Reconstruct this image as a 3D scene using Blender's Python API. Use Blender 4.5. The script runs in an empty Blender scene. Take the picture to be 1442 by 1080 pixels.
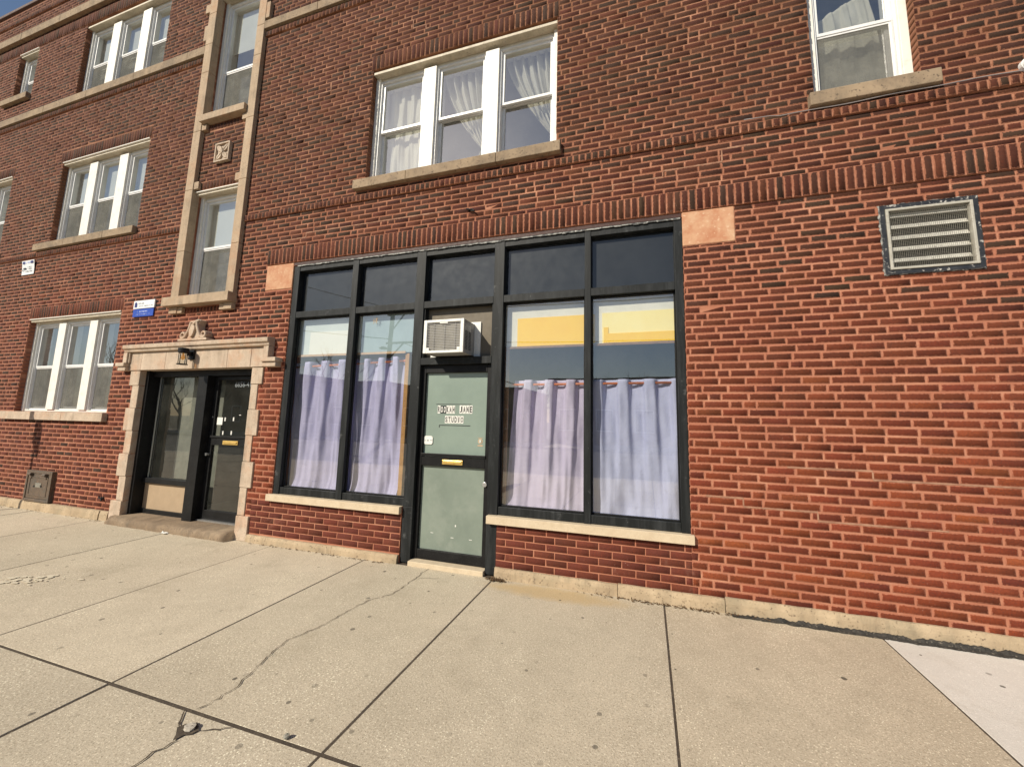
import bpy, math, random
import numpy as np
from mathutils import Vector, Matrix
random.seed(7)
rng = np.random.default_rng(11)
S = bpy.context.scene
COL = S.collection

# ------------------------------------------------------------------ camera
cam = bpy.data.cameras.new('camera')
co = bpy.data.objects.new('camera', cam); COL.objects.link(co)
cam.sensor_width = 36.0; cam.sensor_fit = 'HORIZONTAL'
cam.lens = 535.238/1442*36.0
cam.shift_x = -27.66/1442; cam.shift_y = -12.5/1442
cam.clip_start = 0.05; cam.clip_end = 2000
R_ = Vector((0.95785057, 0.28659682, 0.01960985)); U_ = Vector((0.0158796, -0.12098387, 0.99252745)); F_ = Vector((-0.28682768, 0.95038159, 0.12043551))
co.matrix_world = Matrix(((R_.x, U_.x, -F_.x, 0), (R_.y, U_.y, -F_.y, -3.8132), (R_.z, U_.z, -F_.z, 1.58568), (0, 0, 0, 1)))
S.camera = co

# ------------------------------------------------------------------ light
SUN = Vector((0.66, 1.0, -0.85)).normalized()
elev = math.asin(-SUN.z)
w = bpy.data.worlds.new('World'); S.world = w; w.use_nodes = True
nt = w.node_tree
sky = nt.nodes.new('ShaderNodeTexSky'); sky.sky_type = 'NISHITA'; sky.sun_disc = False
sky.sun_elevation = elev; sky.sun_rotation = math.atan2(-SUN.x, -SUN.y) % (2*math.pi)
sky.air_density = 1.0; sky.dust_density = 0.6; sky.ozone_density = 1.5
nt.links.new(sky.outputs[0], nt.nodes['Background'].inputs[0])
nt.nodes['Background'].inputs[1].default_value = 0.082
sl = bpy.data.lights.new('sun', 'SUN'); sl.energy = 5.0; sl.angle = math.radians(0.5); sl.color = (1.0, 0.91, 0.76)
so = bpy.data.objects.new('sun', sl); COL.objects.link(so)
so.rotation_euler = SUN.to_track_quat('-Z', 'Y').to_euler()
vs = S.view_settings; vs.view_transform = 'Standard'; vs.look = 'None'; vs.gamma = 1; vs.exposure = 0.15
try:
    S.cycles.max_bounces = 8; S.cycles.transparent_max_bounces = 16; S.cycles.glossy_bounces = 4
    S.cycles.caustics_reflective = False; S.cycles.caustics_refractive = False
except Exception: pass

# ------------------------------------------------------------------ materials
class NT:
    def __init__(s, name):
        s.m = bpy.data.materials.new(name); s.m.use_nodes = True
        s.t = s.m.node_tree; s.n = s.t.nodes; s.b = s.n['Principled BSDF']; s.out = s.n['Material Output']
        s.tc = s.n.new('ShaderNodeTexCoord')
    def L(s, a, b): s.t.links.new(a, b)
    def val(s, sock, v):
        if hasattr(v, 'is_output'): s.L(v, sock)
        else:
            if isinstance(v, tuple) and len(v) == 3 and sock.type == 'RGBA': v = v+(1,)
            sock.default_value = v
    def mapping(s, scale, src=None):
        mp = s.n.new('ShaderNodeMapping'); mp.inputs['Scale'].default_value = scale
        s.L(src or s.tc.outputs['Object'], mp.inputs[0]); return mp.outputs[0]
    def noise(s, scale, detail=4, rough=.6, vec=None):
        n = s.n.new('ShaderNodeTexNoise'); n.inputs['Scale'].default_value = scale
        n.inputs['Detail'].default_value = detail; n.inputs['Roughness'].default_value = rough
        s.L(vec or s.tc.outputs['Object'], n.inputs['Vector']); return n.outputs['Fac']
    def voro(s, scale, out='Distance', vec=None, feature='F1'):
        n = s.n.new('ShaderNodeTexVoronoi'); n.inputs['Scale'].default_value = scale; n.feature = feature
        s.L(vec or s.tc.outputs['Object'], n.inputs['Vector']); return n.outputs[out]
    def ramp(s, f, a, b, lo=0., hi=1.):
        n = s.n.new('ShaderNodeMapRange'); n.clamp = True
        s.val(n.inputs[0], f); n.inputs[1].default_value = a; n.inputs[2].default_value = b
        n.inputs[3].default_value = lo; n.inputs[4].default_value = hi; return n.outputs[0]
    def mix(s, f, a, b, blend='MIX'):
        n = s.n.new('ShaderNodeMix'); n.data_type = 'RGBA'; n.blend_type = blend
        s.val(n.inputs[0], f); s.val(n.inputs[6], a); s.val(n.inputs[7], b); return n.outputs[2]
    def math(s, op, a, b=0., c=None):
        n = s.n.new('ShaderNodeMath'); n.operation = op
        s.val(n.inputs[0], a); s.val(n.inputs[1], b)
        if c is not None: s.val(n.inputs[2], c)
        return n.outputs[0]
    def bump(s, h, strength=.3, dist=.01, nrm=None):
        n = s.n.new('ShaderNodeBump'); n.inputs['Strength'].default_value = strength; n.inputs['Distance'].default_value = dist
        s.L(h, n.inputs['Height'])
        if nrm: s.L(nrm, n.inputs['Normal'])
        return n.outputs[0]
    def set(s, col=None, rough=None, nrm=None, metal=None, spec=None):
        if col is not None: s.val(s.b.inputs['Base Color'], col)
        if rough is not None: s.val(s.b.inputs['Roughness'], rough)
        if nrm is not None: s.L(nrm, s.b.inputs['Normal'])
        if metal is not None: s.b.inputs['Metallic'].default_value = metal
        if spec is not None: s.b.inputs['Specular IOR Level'].default_value = spec
        return s.m

def mottled(name, c1, c2, scale=6, rough=.7, speck=None, speck_scale=120, bump=.25, bscale=150, c3=None, s3=1.2, metal=0., spec=.4, lo=.35, hi=.65, streak=0.):
    k = NT(name)
    col = k.mix(k.ramp(k.noise(scale, 6, .65), lo, hi), c1, c2)
    if c3: col = k.mix(k.ramp(k.noise(s3, 5, .7), .5, .72), col, c3)
    if speck: col = k.mix(k.ramp(k.noise(speck_scale, 2, .6), .6, .72), col, speck)
    if streak:
        sn = k.math('MULTIPLY', k.ramp(k.noise(1, 5, .7, k.mapping((9, 9, 1.1))), .48, .72), k.ramp(k.noise(2.4, 4, .6), .38, .62))
        col = k.mix(k.math('MULTIPLY', sn, streak), col, (.10, .085, .065))
    return k.set(col, k.ramp(k.noise(scale*3, 4), .3, .7, max(rough-.08, .05), min(rough+.08, 1)), k.bump(k.noise(bscale, 5, .7), bump, .006), metal, spec)

M = {}
def brick_mat():
    k = NT('fired_brick')
    at = k.n.new('ShaderNodeAttribute'); at.attribute_name = 'bcol'
    uv1 = k.n.new('ShaderNodeUVMap'); uv1.uv_map = 'near'; uv2 = k.n.new('ShaderNodeUVMap'); uv2.uv_map = 'far'
    s1 = k.n.new('ShaderNodeSeparateXYZ'); s2 = k.n.new('ShaderNodeSeparateXYZ')
    k.L(uv1.outputs[0], s1.inputs[0]); k.L(uv2.outputs[0], s2.inputs[0])
    d = k.math('MINIMUM', k.math('MINIMUM', s1.outputs[0], s1.outputs[1]), k.math('MINIMUM', s2.outputs[0], s2.outputs[1]))
    n1 = k.noise(45, 5, .75); n2 = k.noise(125, 4, .8); big = k.noise(1.1, 4, .6); str_ = k.noise(1, 3, .6, k.mapping((330, 330, 9)))
    col = k.mix(k.ramp(n1, .25, .8), at.outputs['Color'], (.5, .42, .40), 'MULTIPLY')
    col = k.mix(k.ramp(n2, .50, .66, 0, .8), col, (.045, .028, .024))
    col = k.mix(k.ramp(big, .3, .75, 0, .35), col, (.75, .62, .55), 'MULTIPLY')
    st = k.math('MULTIPLY', at.outputs['Alpha'], k.ramp(str_, .42, .62, 0, .7))
    col = k.mix(st, col, (.10, .03, .022))
    # mortar smeared over the arrises
    sm = k.math('SUBTRACT', k.math('ADD', k.ramp(k.noise(75, 4, .75), .36, .66, 0, .0105), k.ramp(n1, .5, .8, 0, .007)), k.math('MULTIPLY', at.outputs['Alpha'], .02))
    edge = k.math('LESS_THAN', d, sm)
    sep = k.n.new('ShaderNodeSeparateXYZ'); k.L(k.tc.outputs['Object'], sep.inputs[0])
    mcol = k.mix(k.ramp(sep.outputs[2], 3.0, 5.5), (.36, .142, .086), (.205, .092, .051))
    col = k.mix(k.math('MULTIPLY', edge, .8), col, mcol)
    # a few white paint and lime specks, denser low on the wall
    sp = k.voro(38); spk = k.math('LESS_THAN', sp, k.ramp(k.noise(2.3, 3), .52, .72, 0, .13))
    col = k.mix(k.math('MULTIPLY', spk, .55), col, (.55, .38, .32))
    soot = k.math('MULTIPLY', k.ramp(k.noise(1, 5, .65, k.mapping((2.6, 2.6, .32))), .50, .74), k.ramp(k.noise(.55, 3, .6), .42, .62))
    col = k.mix(k.math('MULTIPLY', soot, .55), col, (.035, .022, .017))
    bloom = k.math('MULTIPLY', k.ramp(k.noise(2.1, 6, .75), .60, .76), k.ramp(sep.outputs[2], .2, 1.2, .7, .12))
    col = k.mix(k.math('MULTIPLY', bloom, .5), col, (.42, .24, .18))
    h = k.math('ADD', k.math('MULTIPLY', n1, .6), k.math('MULTIPLY', n2, .5))
    h = k.math('SUBTRACT', h, k.math('MULTIPLY', st, .8))
    return k.set(col, .9, k.bump(h, .5, .0035), spec=.25)
M['brick'] = brick_mat()
def mortar_mat():
    k = NT('mortar')
    sep = k.n.new('ShaderNodeSeparateXYZ'); k.L(k.tc.outputs['Object'], sep.inputs[0])
    c = k.mix(k.ramp(sep.outputs[2], 3.0, 5.5), (.37, .146, .088), (.21, .095, .053))
    c = k.mix(k.ramp(sep.outputs[0], -3., -6.5), c, (.33, .155, .10))
    c = k.mix(k.ramp(k.noise(3, 5, .7), .60, .85, 0, .55), c, (.26, .13, .085))
    c = k.mix(k.ramp(k.noise(1.7, 5, .7), .6, .75, 0, .8), c, (.52, .27, .18))
    c = k.mix(k.ramp(k.noise(110, 4, .7), .52, .80, 0, .5), c, (.19, .08, .05))
    pe = k.math('MULTIPLY', k.ramp(k.noise(1, 5, .7, k.mapping((2.2, 2.2, 9))), .46, .64), k.ramp(k.noise(.9, 3, .6), .38, .58, .2, 1))
    c = k.mix(k.math('MULTIPLY', pe, .75), c, (.56, .29, .185))
    return k.set(c, .95, k.bump(k.noise(160, 4, .7), .5, .004), spec=.2)
M['mortar'] = mortar_mat()
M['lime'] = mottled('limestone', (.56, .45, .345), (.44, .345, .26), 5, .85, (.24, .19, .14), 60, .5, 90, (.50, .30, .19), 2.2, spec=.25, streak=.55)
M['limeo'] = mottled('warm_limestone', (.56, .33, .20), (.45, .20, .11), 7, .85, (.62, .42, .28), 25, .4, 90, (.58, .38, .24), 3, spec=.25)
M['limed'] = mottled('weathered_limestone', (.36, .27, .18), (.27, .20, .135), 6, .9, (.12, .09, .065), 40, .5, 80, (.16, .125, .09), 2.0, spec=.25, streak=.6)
M['limep'] = mottled('brown_limestone', (.47, .355, .245), (.38, .285, .195), 5, .85, (.22, .165, .12), 60, .5, 90, (.42, .25, .15), 2.2, spec=.25, streak=.6)
M['step'] = mottled('worn_step_stone', (.26, .19, .125), (.17, .125, .085), 5, .9, (.1, .075, .055), 50, .6, 60, (.33, .25, .17), 2.2, spec=.25, streak=.6)
M['cast'] = mottled('cast_stone', (.60, .50, .36), (.53, .43, .30), 12, .85, (.40, .32, .22), 160, .2, 200, spec=.3)
M['base'] = mottled('base_stone', (.50, .39, .26), (.36, .275, .18), 4, .9, (.2, .15, .1), 45, .7, 70, (.30, .25, .17), 1.7, spec=.25, streak=.6)
def white_paint():
    k = NT('white_paint')
    c = k.mix(k.ramp(k.noise(9, 5, .7), .5, .8), (.80, .775, .71), (.66, .62, .53))
    c = k.mix(k.ramp(k.noise(70, 3, .7), .66, .74, 0, .7), c, (.34, .30, .24))
    return k.set(c, .5, k.bump(k.noise(90, 3), .12, .003))
M['white'] = white_paint()
M['cream'] = mottled('cream_head_board', (.62, .55, .43), (.48, .42, .32), 10, .6, (.30, .26, .2), 60, .2, 120)
M['vinyl'] = mottled('white_vinyl', (.80, .80, .79), (.72, .72, .71), 10, .35, None, 0, .04, 100)
def black_paint():
    k = NT('black_frame_paint')
    v = k.mapping((14, 14, 1.6))
    c = k.mix(k.ramp(k.noise(1, 6, .7, v), .45, .75), (.010, .0115, .012), (.034, .037, .039))
    c = k.mix(k.ramp(k.noise(4, 6, .75), .60, .74, 0, .8), c, (.15, .155, .155))
    c = k.mix(k.ramp(k.noise(45, 3, .7), .70, .76, 0, .7), c, (.33, .33, .32))
    return k.set(c, .55, k.bump(k.noise(60, 4), .12, .003), spec=.22)
M['black'] = black_paint()
M['dblack'] = mottled('dark_door_paint', (.006, .006, .0065), (.012, .012, .0125), 6, .5, (.03, .03, .03), 80, .1, 60, spec=.2)
def glass(name, rough=.0, tint=(.80, .84, .82), dirt=.05, dcol=(.55, .55, .50), wob=.004, ior=1.62):
    k = NT(name); k.n.remove(k.b)
    tr = k.n.new('ShaderNodeBsdfTransparent'); tr.inputs[0].default_value = tint+(1,)
    gl = k.n.new('ShaderNodeBsdfGlossy'); gl.inputs['Roughness'].default_value = rough; gl.inputs['Color'].default_value = (1, 1, 1, 1)
    fr = k.n.new('ShaderNodeFresnel'); ge = k.n.new('ShaderNodeNewGeometry'); k.L(k.ramp(ge.outputs['Backfacing'], 0, 1, ior, 1/ior), fr.inputs[0])
    df = k.n.new('ShaderNodeBsdfDiffuse'); df.inputs[0].default_value = dcol+(1,)
    if wob: bp = k.bump(k.noise(1.3, 1, .4), wob*25, .02); k.L(bp, gl.inputs['Normal'])
    a = k.n.new('ShaderNodeMixShader'); b = k.n.new('ShaderNodeMixShader')
    d = k.math('MULTIPLY', k.ramp(k.noise(2.2, 6, .75), .3, .8, .25, 1.6), dirt)
    d = k.math('ADD', d, k.math('MULTIPLY', k.ramp(k.noise(75, 3, .8), .70, .80), dirt*2.5))
    k.L(d, a.inputs[0]); k.L(tr.outputs[0], a.inputs[1]); k.L(df.outputs[0], a.inputs[2])
    k.L(fr.outputs[0], b.inputs[0]); k.L(a.outputs[0], b.inputs[1]); k.L(gl.outputs[0], b.inputs[2])
    k.L(b.outputs[0], k.out.inputs[0]); return k.m
M['glass'] = glass('shop_glass', tint=(.95, .965, .955), dirt=.03, wob=.0015, ior=2.55)
M['tglass'] = glass('transom_glass', tint=(.7, .72, .72), dirt=.012, wob=.0, ior=1.6)
M['wglass'] = glass('window_glass', tint=(.9, .93, .92), dirt=.06, wob=.003, ior=3.6, dcol=(.62, .62, .57))
M['dglass'] = glass('entry_glass', tint=(.7, .73, .68), dirt=.05, wob=.0015, ior=1.8, dcol=(.45, .46, .40))
M['dark_inside'] = mottled('dark_interior_board', (.008, .011, .018), (.014, .018, .026), 3, .6, None, 0, .1, 50)  # near-black colour stands in for an unlit interior behind glass
def screen():
    k = NT('insect_screen'); k.n.remove(k.b)
    tr = k.n.new('ShaderNodeBsdfTransparent'); df = k.n.new('ShaderNodeBsdfDiffuse')
    c = k.mix(k.ramp(k.noise(3, 5, .7), .35, .7), (.23, .225, .20), (.13, .13, .12)); k.L(c, df.inputs[0])
    m = k.n.new('ShaderNodeMixShader'); k.L(k.ramp(k.noise(14, 5, .7), .2, .8, .5, .72), m.inputs[0])
    k.L(tr.outputs[0], m.inputs[1]); k.L(df.outputs[0], m.inputs[2]); k.L(m.outputs[0], k.out.inputs[0]); return k.m
M['screen'] = screen()
def cloth(name, c1, c2, trans=.25, weave=900):
    k = NT(name)
    c = k.mix(k.ramp(k.noise(4, 4), .35, .7), c1, c2)
    c = k.mix(k.ramp(k.noise(11, 5, .7), .58, .8, 0, .5), c, tuple(x*.6 for x in c2))
    k.set(c, .95, k.bump(k.noise(9, 6, .68), .6, .016), spec=.1)
    tl = k.n.new('ShaderNodeBsdfTranslucent'); k.L(c, tl.inputs[0])
    m = k.n.new('ShaderNodeMixShader'); m.inputs[0].default_value = trans
    k.L(k.b.outputs[0], m.inputs[1]); k.L(tl.outputs[0], m.inputs[2]); k.L(m.outputs[0], k.out.inputs[0]); return k.m
M['lav'] = cloth('lavender_cloth', (.63, .605, .86), (.56, .54, .79))
M['lavb'] = cloth('blue_lavender_cloth', (.62, .65, .88), (.55, .58, .82))
M['lavw'] = cloth('pinkish_lavender_cloth', (.73, .67, .86), (.66, .60, .80))
M['sheer'] = cloth('cream_curtain_cloth', (.86, .83, .74), (.78, .74, .62), .35)
M['copper'] = mottled('copper_rod', (.62, .20, .10), (.48, .15, .075), 20, .4, None, 0, .05, 80)
M['wood'] = mottled('bare_lumber', (.50, .27, .085), (.38, .19, .06), 12, .7, (.28, .14, .05), 50, .3, 80)
M['woodd'] = mottled('stained_lumber', (.28, .15, .07), (.18, .095, .045), 12, .7, (.1, .06, .03), 50, .3, 80)
M['woodp'] = mottled('pale_wood_strip', (.60, .42, .26), (.48, .31, .18), 12, .7, None, 0, .3, 80)
M['yellow'] = mottled('yellow_board', (.95, .61, .03), (.93, .57, .025), 6, .75, None, 30, .2, 60)
M['yellow_refl'] = mottled('yellow_board_reflection', (.96, .83, .36), (.94, .79, .30), 6, .75, None, 28, .2, 60)  # yellow with a bright reflection on the glass painted in
M['wallc'] = mottled('grey_cream_plaster', (.78, .76, .66), (.70, .68, .58), 5, .9)
M['wallb'] = mottled('pale_blue_plaster', (.66, .72, .70), (.58, .65, .64), 5, .9)
M['wallsky'] = mottled('sky_reflection_teal', (.36, .47, .50), (.31, .41, .44), 5, .9)  # teal paints in the sky reflected over the dark shop room
M['wallw'] = mottled('white_board', (.84, .85, .78), (.80, .81, .74), 5, .9)
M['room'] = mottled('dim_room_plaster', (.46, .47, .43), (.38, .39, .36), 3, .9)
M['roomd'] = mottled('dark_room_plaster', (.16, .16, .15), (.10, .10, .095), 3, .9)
M['shade'] = mottled('roller_shade_cloth', (.72, .72, .66), (.64, .64, .58), 3, .9)
M['sage'] = mottled('sage_green_paint', (.245, .305, .262), (.21, .265, .23), 2.2, .14, None, 90, .06, 60)
M['sageg'] = mottled('grey_green_paint', (.22, .262, .222), (.175, .213, .18), 2.2, .16, None, 60, .1, 60, (.245, .28, .24), 3.)
M['taupe'] = mottled('taupe_panel', (.165, .14, .105), (.135, .115, .085), 7, .7, None, 0, .15, 120)
M['beige'] = mottled('beige_panel', (.40, .295, .19), (.36, .265, .17), 9, .75, (.46, .36, .25), 90, .15, 150)
M['brass'] = mottled('brass_plate', (.78, .55, .18), (.65, .42, .12), 30, .35, None, 0, .1, 90, metal=.55)
M['steel'] = mottled('steel', (.55, .55, .54), (.45, .45, .45), 30, .35, None, 0, .1, 90, metal=.8)
M['acw'] = mottled('white_appliance_plastic', (.80, .80, .77), (.74, .74, .70), 12, .4, (.5, .47, .4), 100, .04, 80)
M['acg'] = mottled('grey_condenser_fins', (.25, .235, .195), (.19, .18, .15), 12, .6, (.12, .11, .09), 60, .1, 120)
M['acs'] = mottled('appliance_side_metal', (.36, .35, .33), (.28, .27, .26), 9, .5)
M['dark'] = mottled('dark_void', (.010, .010, .010), (.016, .016, .016), 8, .7)
M['signw'] = mottled('white_sign_face', (.80, .81, .80), (.75, .76, .76), 8, .35, None, 0, .02, 50)
M['signb'] = mottled('blue_sign_face', (.020, .060, .36), (.025, .075, .42), 8, .35, None, 0, .02, 50)
M['navy'] = mottled('navy_print', (.015, .02, .12), (.02, .03, .15), 8, .5, None, 0, .02, 50)
M['signlb'] = mottled('pale_blue_print', (.45, .52, .80), (.40, .47, .76), 8, .5, None, 0, .02, 50)
M['ink'] = mottled('black_print', (.012, .012, .012), (.02, .02, .02), 20, .5, None, 0, .02, 50)
M['inkg'] = mottled('grey_print', (.22, .25, .26), (.28, .3, .32), 20, .5, None, 0, .02, 50)
M['paper'] = mottled('white_paper', (.78, .77, .72), (.70, .69, .64), 30, .7, None, 0, .1, 80)
M['hatch'] = mottled('brown_iron_hatch', (.13, .092, .062), (.095, .068, .048), 9, .6, (.19, .12, .085), 30, .4, 80, (.085, .08, .068), 5)
M['tar'] = mottled('black_tar', (.020, .019, .017), (.055, .05, .043), 14, .85, (.16, .14, .11), 50, .9, 40)
M['wire'] = mottled('grey_cable', (.30, .27, .27), (.22, .2, .2), 20, .5)
M['bulb'] = glass('bulb_glass', .1, (.95, .72, .35), .18, (.85, .55, .2), .0, 1.5)
M['lampglass'] = glass('lamp_glass', .02, (.93, .93, .9), .05, (.7, .7, .66), .0, 1.5)
M['louv'] = mottled('dusty_white_louvre', (.72, .70, .63), (.55, .53, .47), 14, .6, (.2, .18, .15), 60, .2, 80)
M['ventf'] = mottled('vent_edge_metal', (.46, .44, .38), (.36, .34, .29), 14, .5, (.25, .2, .15), 60, .2, 80)
M['blk2'] = mottled('black_brushed_paint', (.014, .016, .022), (.035, .037, .042), 12, .55, (.5, .48, .44), 34, .3, 40)
M['leaf'] = mottled('dry_leaves', (.085, .05, .025), (.14, .085, .04), 30, .9)
M['lintel'] = mottled('painted_lintel_steel', (.055, .018, .013), (.035, .013, .01), 9, .6, (.1, .05, .04), 50, .3, 60)
M['flash'] = mottled('flaking_paint_strip', (.30, .30, .28), (.07, .07, .07), 16, .7, (.55, .54, .5), 30, .4, 60, lo=.45, hi=.55)
M['roofm'] = mottled('roof_membrane', (.10, .10, .10), (.14, .14, .14), 2, .9)
M['coping'] = mottled('coping_tile', (.10, .06, .05), (.14, .09, .075), 6, .8)
M['bark'] = mottled('tree_bark', (.10, .075, .055), (.15, .115, .085), 8, .95, None, 0, .6, 40)
M['pole'] = mottled('weathered_pole_wood', (.10, .075, .055), (.14, .11, .085), 5, .9, None, 0, .4, 30)
M['galv'] = mottled('galvanised_steel', (.42, .43, .44), (.33, .34, .35), 14, .45, None, 0, .1, 60, metal=.6)

def paving(name, c1, c2, c3, dark, pebble=(.60, .50, .36), contrast=1.):
    k = NT(name)
    oi = k.n.new('ShaderNodeAttribute'); oi.attribute_name = 'slab'
    fine = k.noise(95, 4, .8); med = k.noise(9, 6, .7); big = k.noise(.9, 5, .65)
    c = k.mix(k.ramp(med, .3, .7), c1, c2)
    c = k.mix(k.ramp(big, .42, .72, 0, .75), c, c3)
    c = k.mix(k.ramp(fine, .50, .70, 0, .65*contrast), c, dark)
    c = k.mix(k.ramp(k.noise(70, 3, .7, k.mapping((1, 1.25, 1))), .56, .72, 0, .75*contrast), c, pebble)
    peb = k.math('LESS_THAN', k.voro(55), k.ramp(k.noise(1.4, 3), .35, .7, .08, .26))
    c = k.mix(k.math('MULTIPLY', peb, .45*contrast), c, tuple(min(1, x*1.25) for x in pebble))
    c = k.mix(k.math('MULTIPLY', oi.outputs['Alpha'], .9), c, oi.outputs['Color'], 'MULTIPLY')
    # rust stain by the shop door
    sx = k.n.new('ShaderNodeSeparateXYZ'); k.L(k.tc.outputs['Object'], sx.inputs[0])
    ex = k.math('POWER', k.math('MULTIPLY', k.math('ADD', sx.outputs[0], .85), 1.35), 2.); ey = k.math('POWER', k.math('MULTIPLY', k.math('ADD', sx.outputs[1], .17), 6.5), 2.)
    rst = k.ramp(k.math('ADD', k.math('ADD', ex, ey), k.math('MULTIPLY', k.math('SUBTRACT', med, .5), 1.4)), .2, 1.1, .6, 0)
    c = k.mix(rst, c, (.47, .33, .145))
    stn = k.math('MULTIPLY', k.ramp(k.noise(2.2, 6, .72), .54, .74), .4); c = k.mix(stn, c, (.30, .255, .18))
    pale = k.math('MULTIPLY', k.ramp(k.noise(3.1, 6, .75, k.mapping((1, .7, 1))), .60, .78), .4); c = k.mix(pale, c, (.72, .66, .52))
    # chewing gum and drips
    sv = k.n.new('ShaderNodeTexVoronoi'); sv.voronoi_dimensions = '2D'; sv.inputs['Scale'].default_value = 4.2; k.L(k.mapping((1, 1, 0)), sv.inputs['Vector'])
    rs = k.n.new('ShaderNodeSeparateColor'); k.L(sv.outputs['Color'], rs.inputs[0])
    rad = k.ramp(rs.outputs[0], .35, 1., .0, .085)
    d = k.math('ADD', sv.outputs['Distance'], k.math('MULTIPLY', k.noise(40, 3), .02))
    gum = k.math('LESS_THAN', d, rad)
    gum = k.math('MULTIPLY', gum, k.ramp(rs.outputs[1], .2, 1., .2, .9))
    c = k.mix(gum, c, (.085, .075, .06))
    sc = k.math('LESS_THAN', k.voro(14), k.ramp(k.noise(1.9, 2), .5, .8, .02, .055)); c = k.mix(k.math('MULTIPLY', sc, .55), c, (.13, .105, .075))
    h = k.math('ADD', fine, k.math('MULTIPLY', med, 1.))
    return k.set(c, .92, k.bump(h, .55, .004), spec=.25)
M['pave'] = paving('aggregate_concrete', (.595, .515, .392), (.515, .447, .338), (.44, .38, .285), (.18, .145, .095), (.84, .75, .58), 1.3)
M['pavel'] = paving('new_concrete', (.70, .675, .62), (.65, .625, .575), (.60, .575, .525), (.47, .45, .41), (.80, .77, .71), .7)
M['kerbc'] = mottled('kerb_concrete', (.46, .42, .35), (.40, .36, .30), 3, .9, (.25, .22, .18), 90, .3, 90)
M['joint'] = mottled('joint_soil', (.055, .042, .03), (.09, .07, .05), 20, .95, (.15, .12, .085), 60, .8, 60)
M['asphalt'] = mottled('asphalt', (.05, .05, .05), (.07, .068, .065), 3, .9, (.12, .12, .115), 120, .4, 120)
M['earth'] = mottled('bare_ground', (.12, .10, .06), (.09, .085, .045), 1, .95)
M['tanb'] = mottled('tan_brick_far', (.34, .25, .16), (.28, .2, .13), 4, .9)
M['greyb'] = mottled('grey_siding_far', (.34, .34, .33), (.28, .28, .28), 4, .9)
M['redb'] = mottled('red_brick_far', (.22, .09, .06), (.17, .07, .05), 4, .9)

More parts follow.
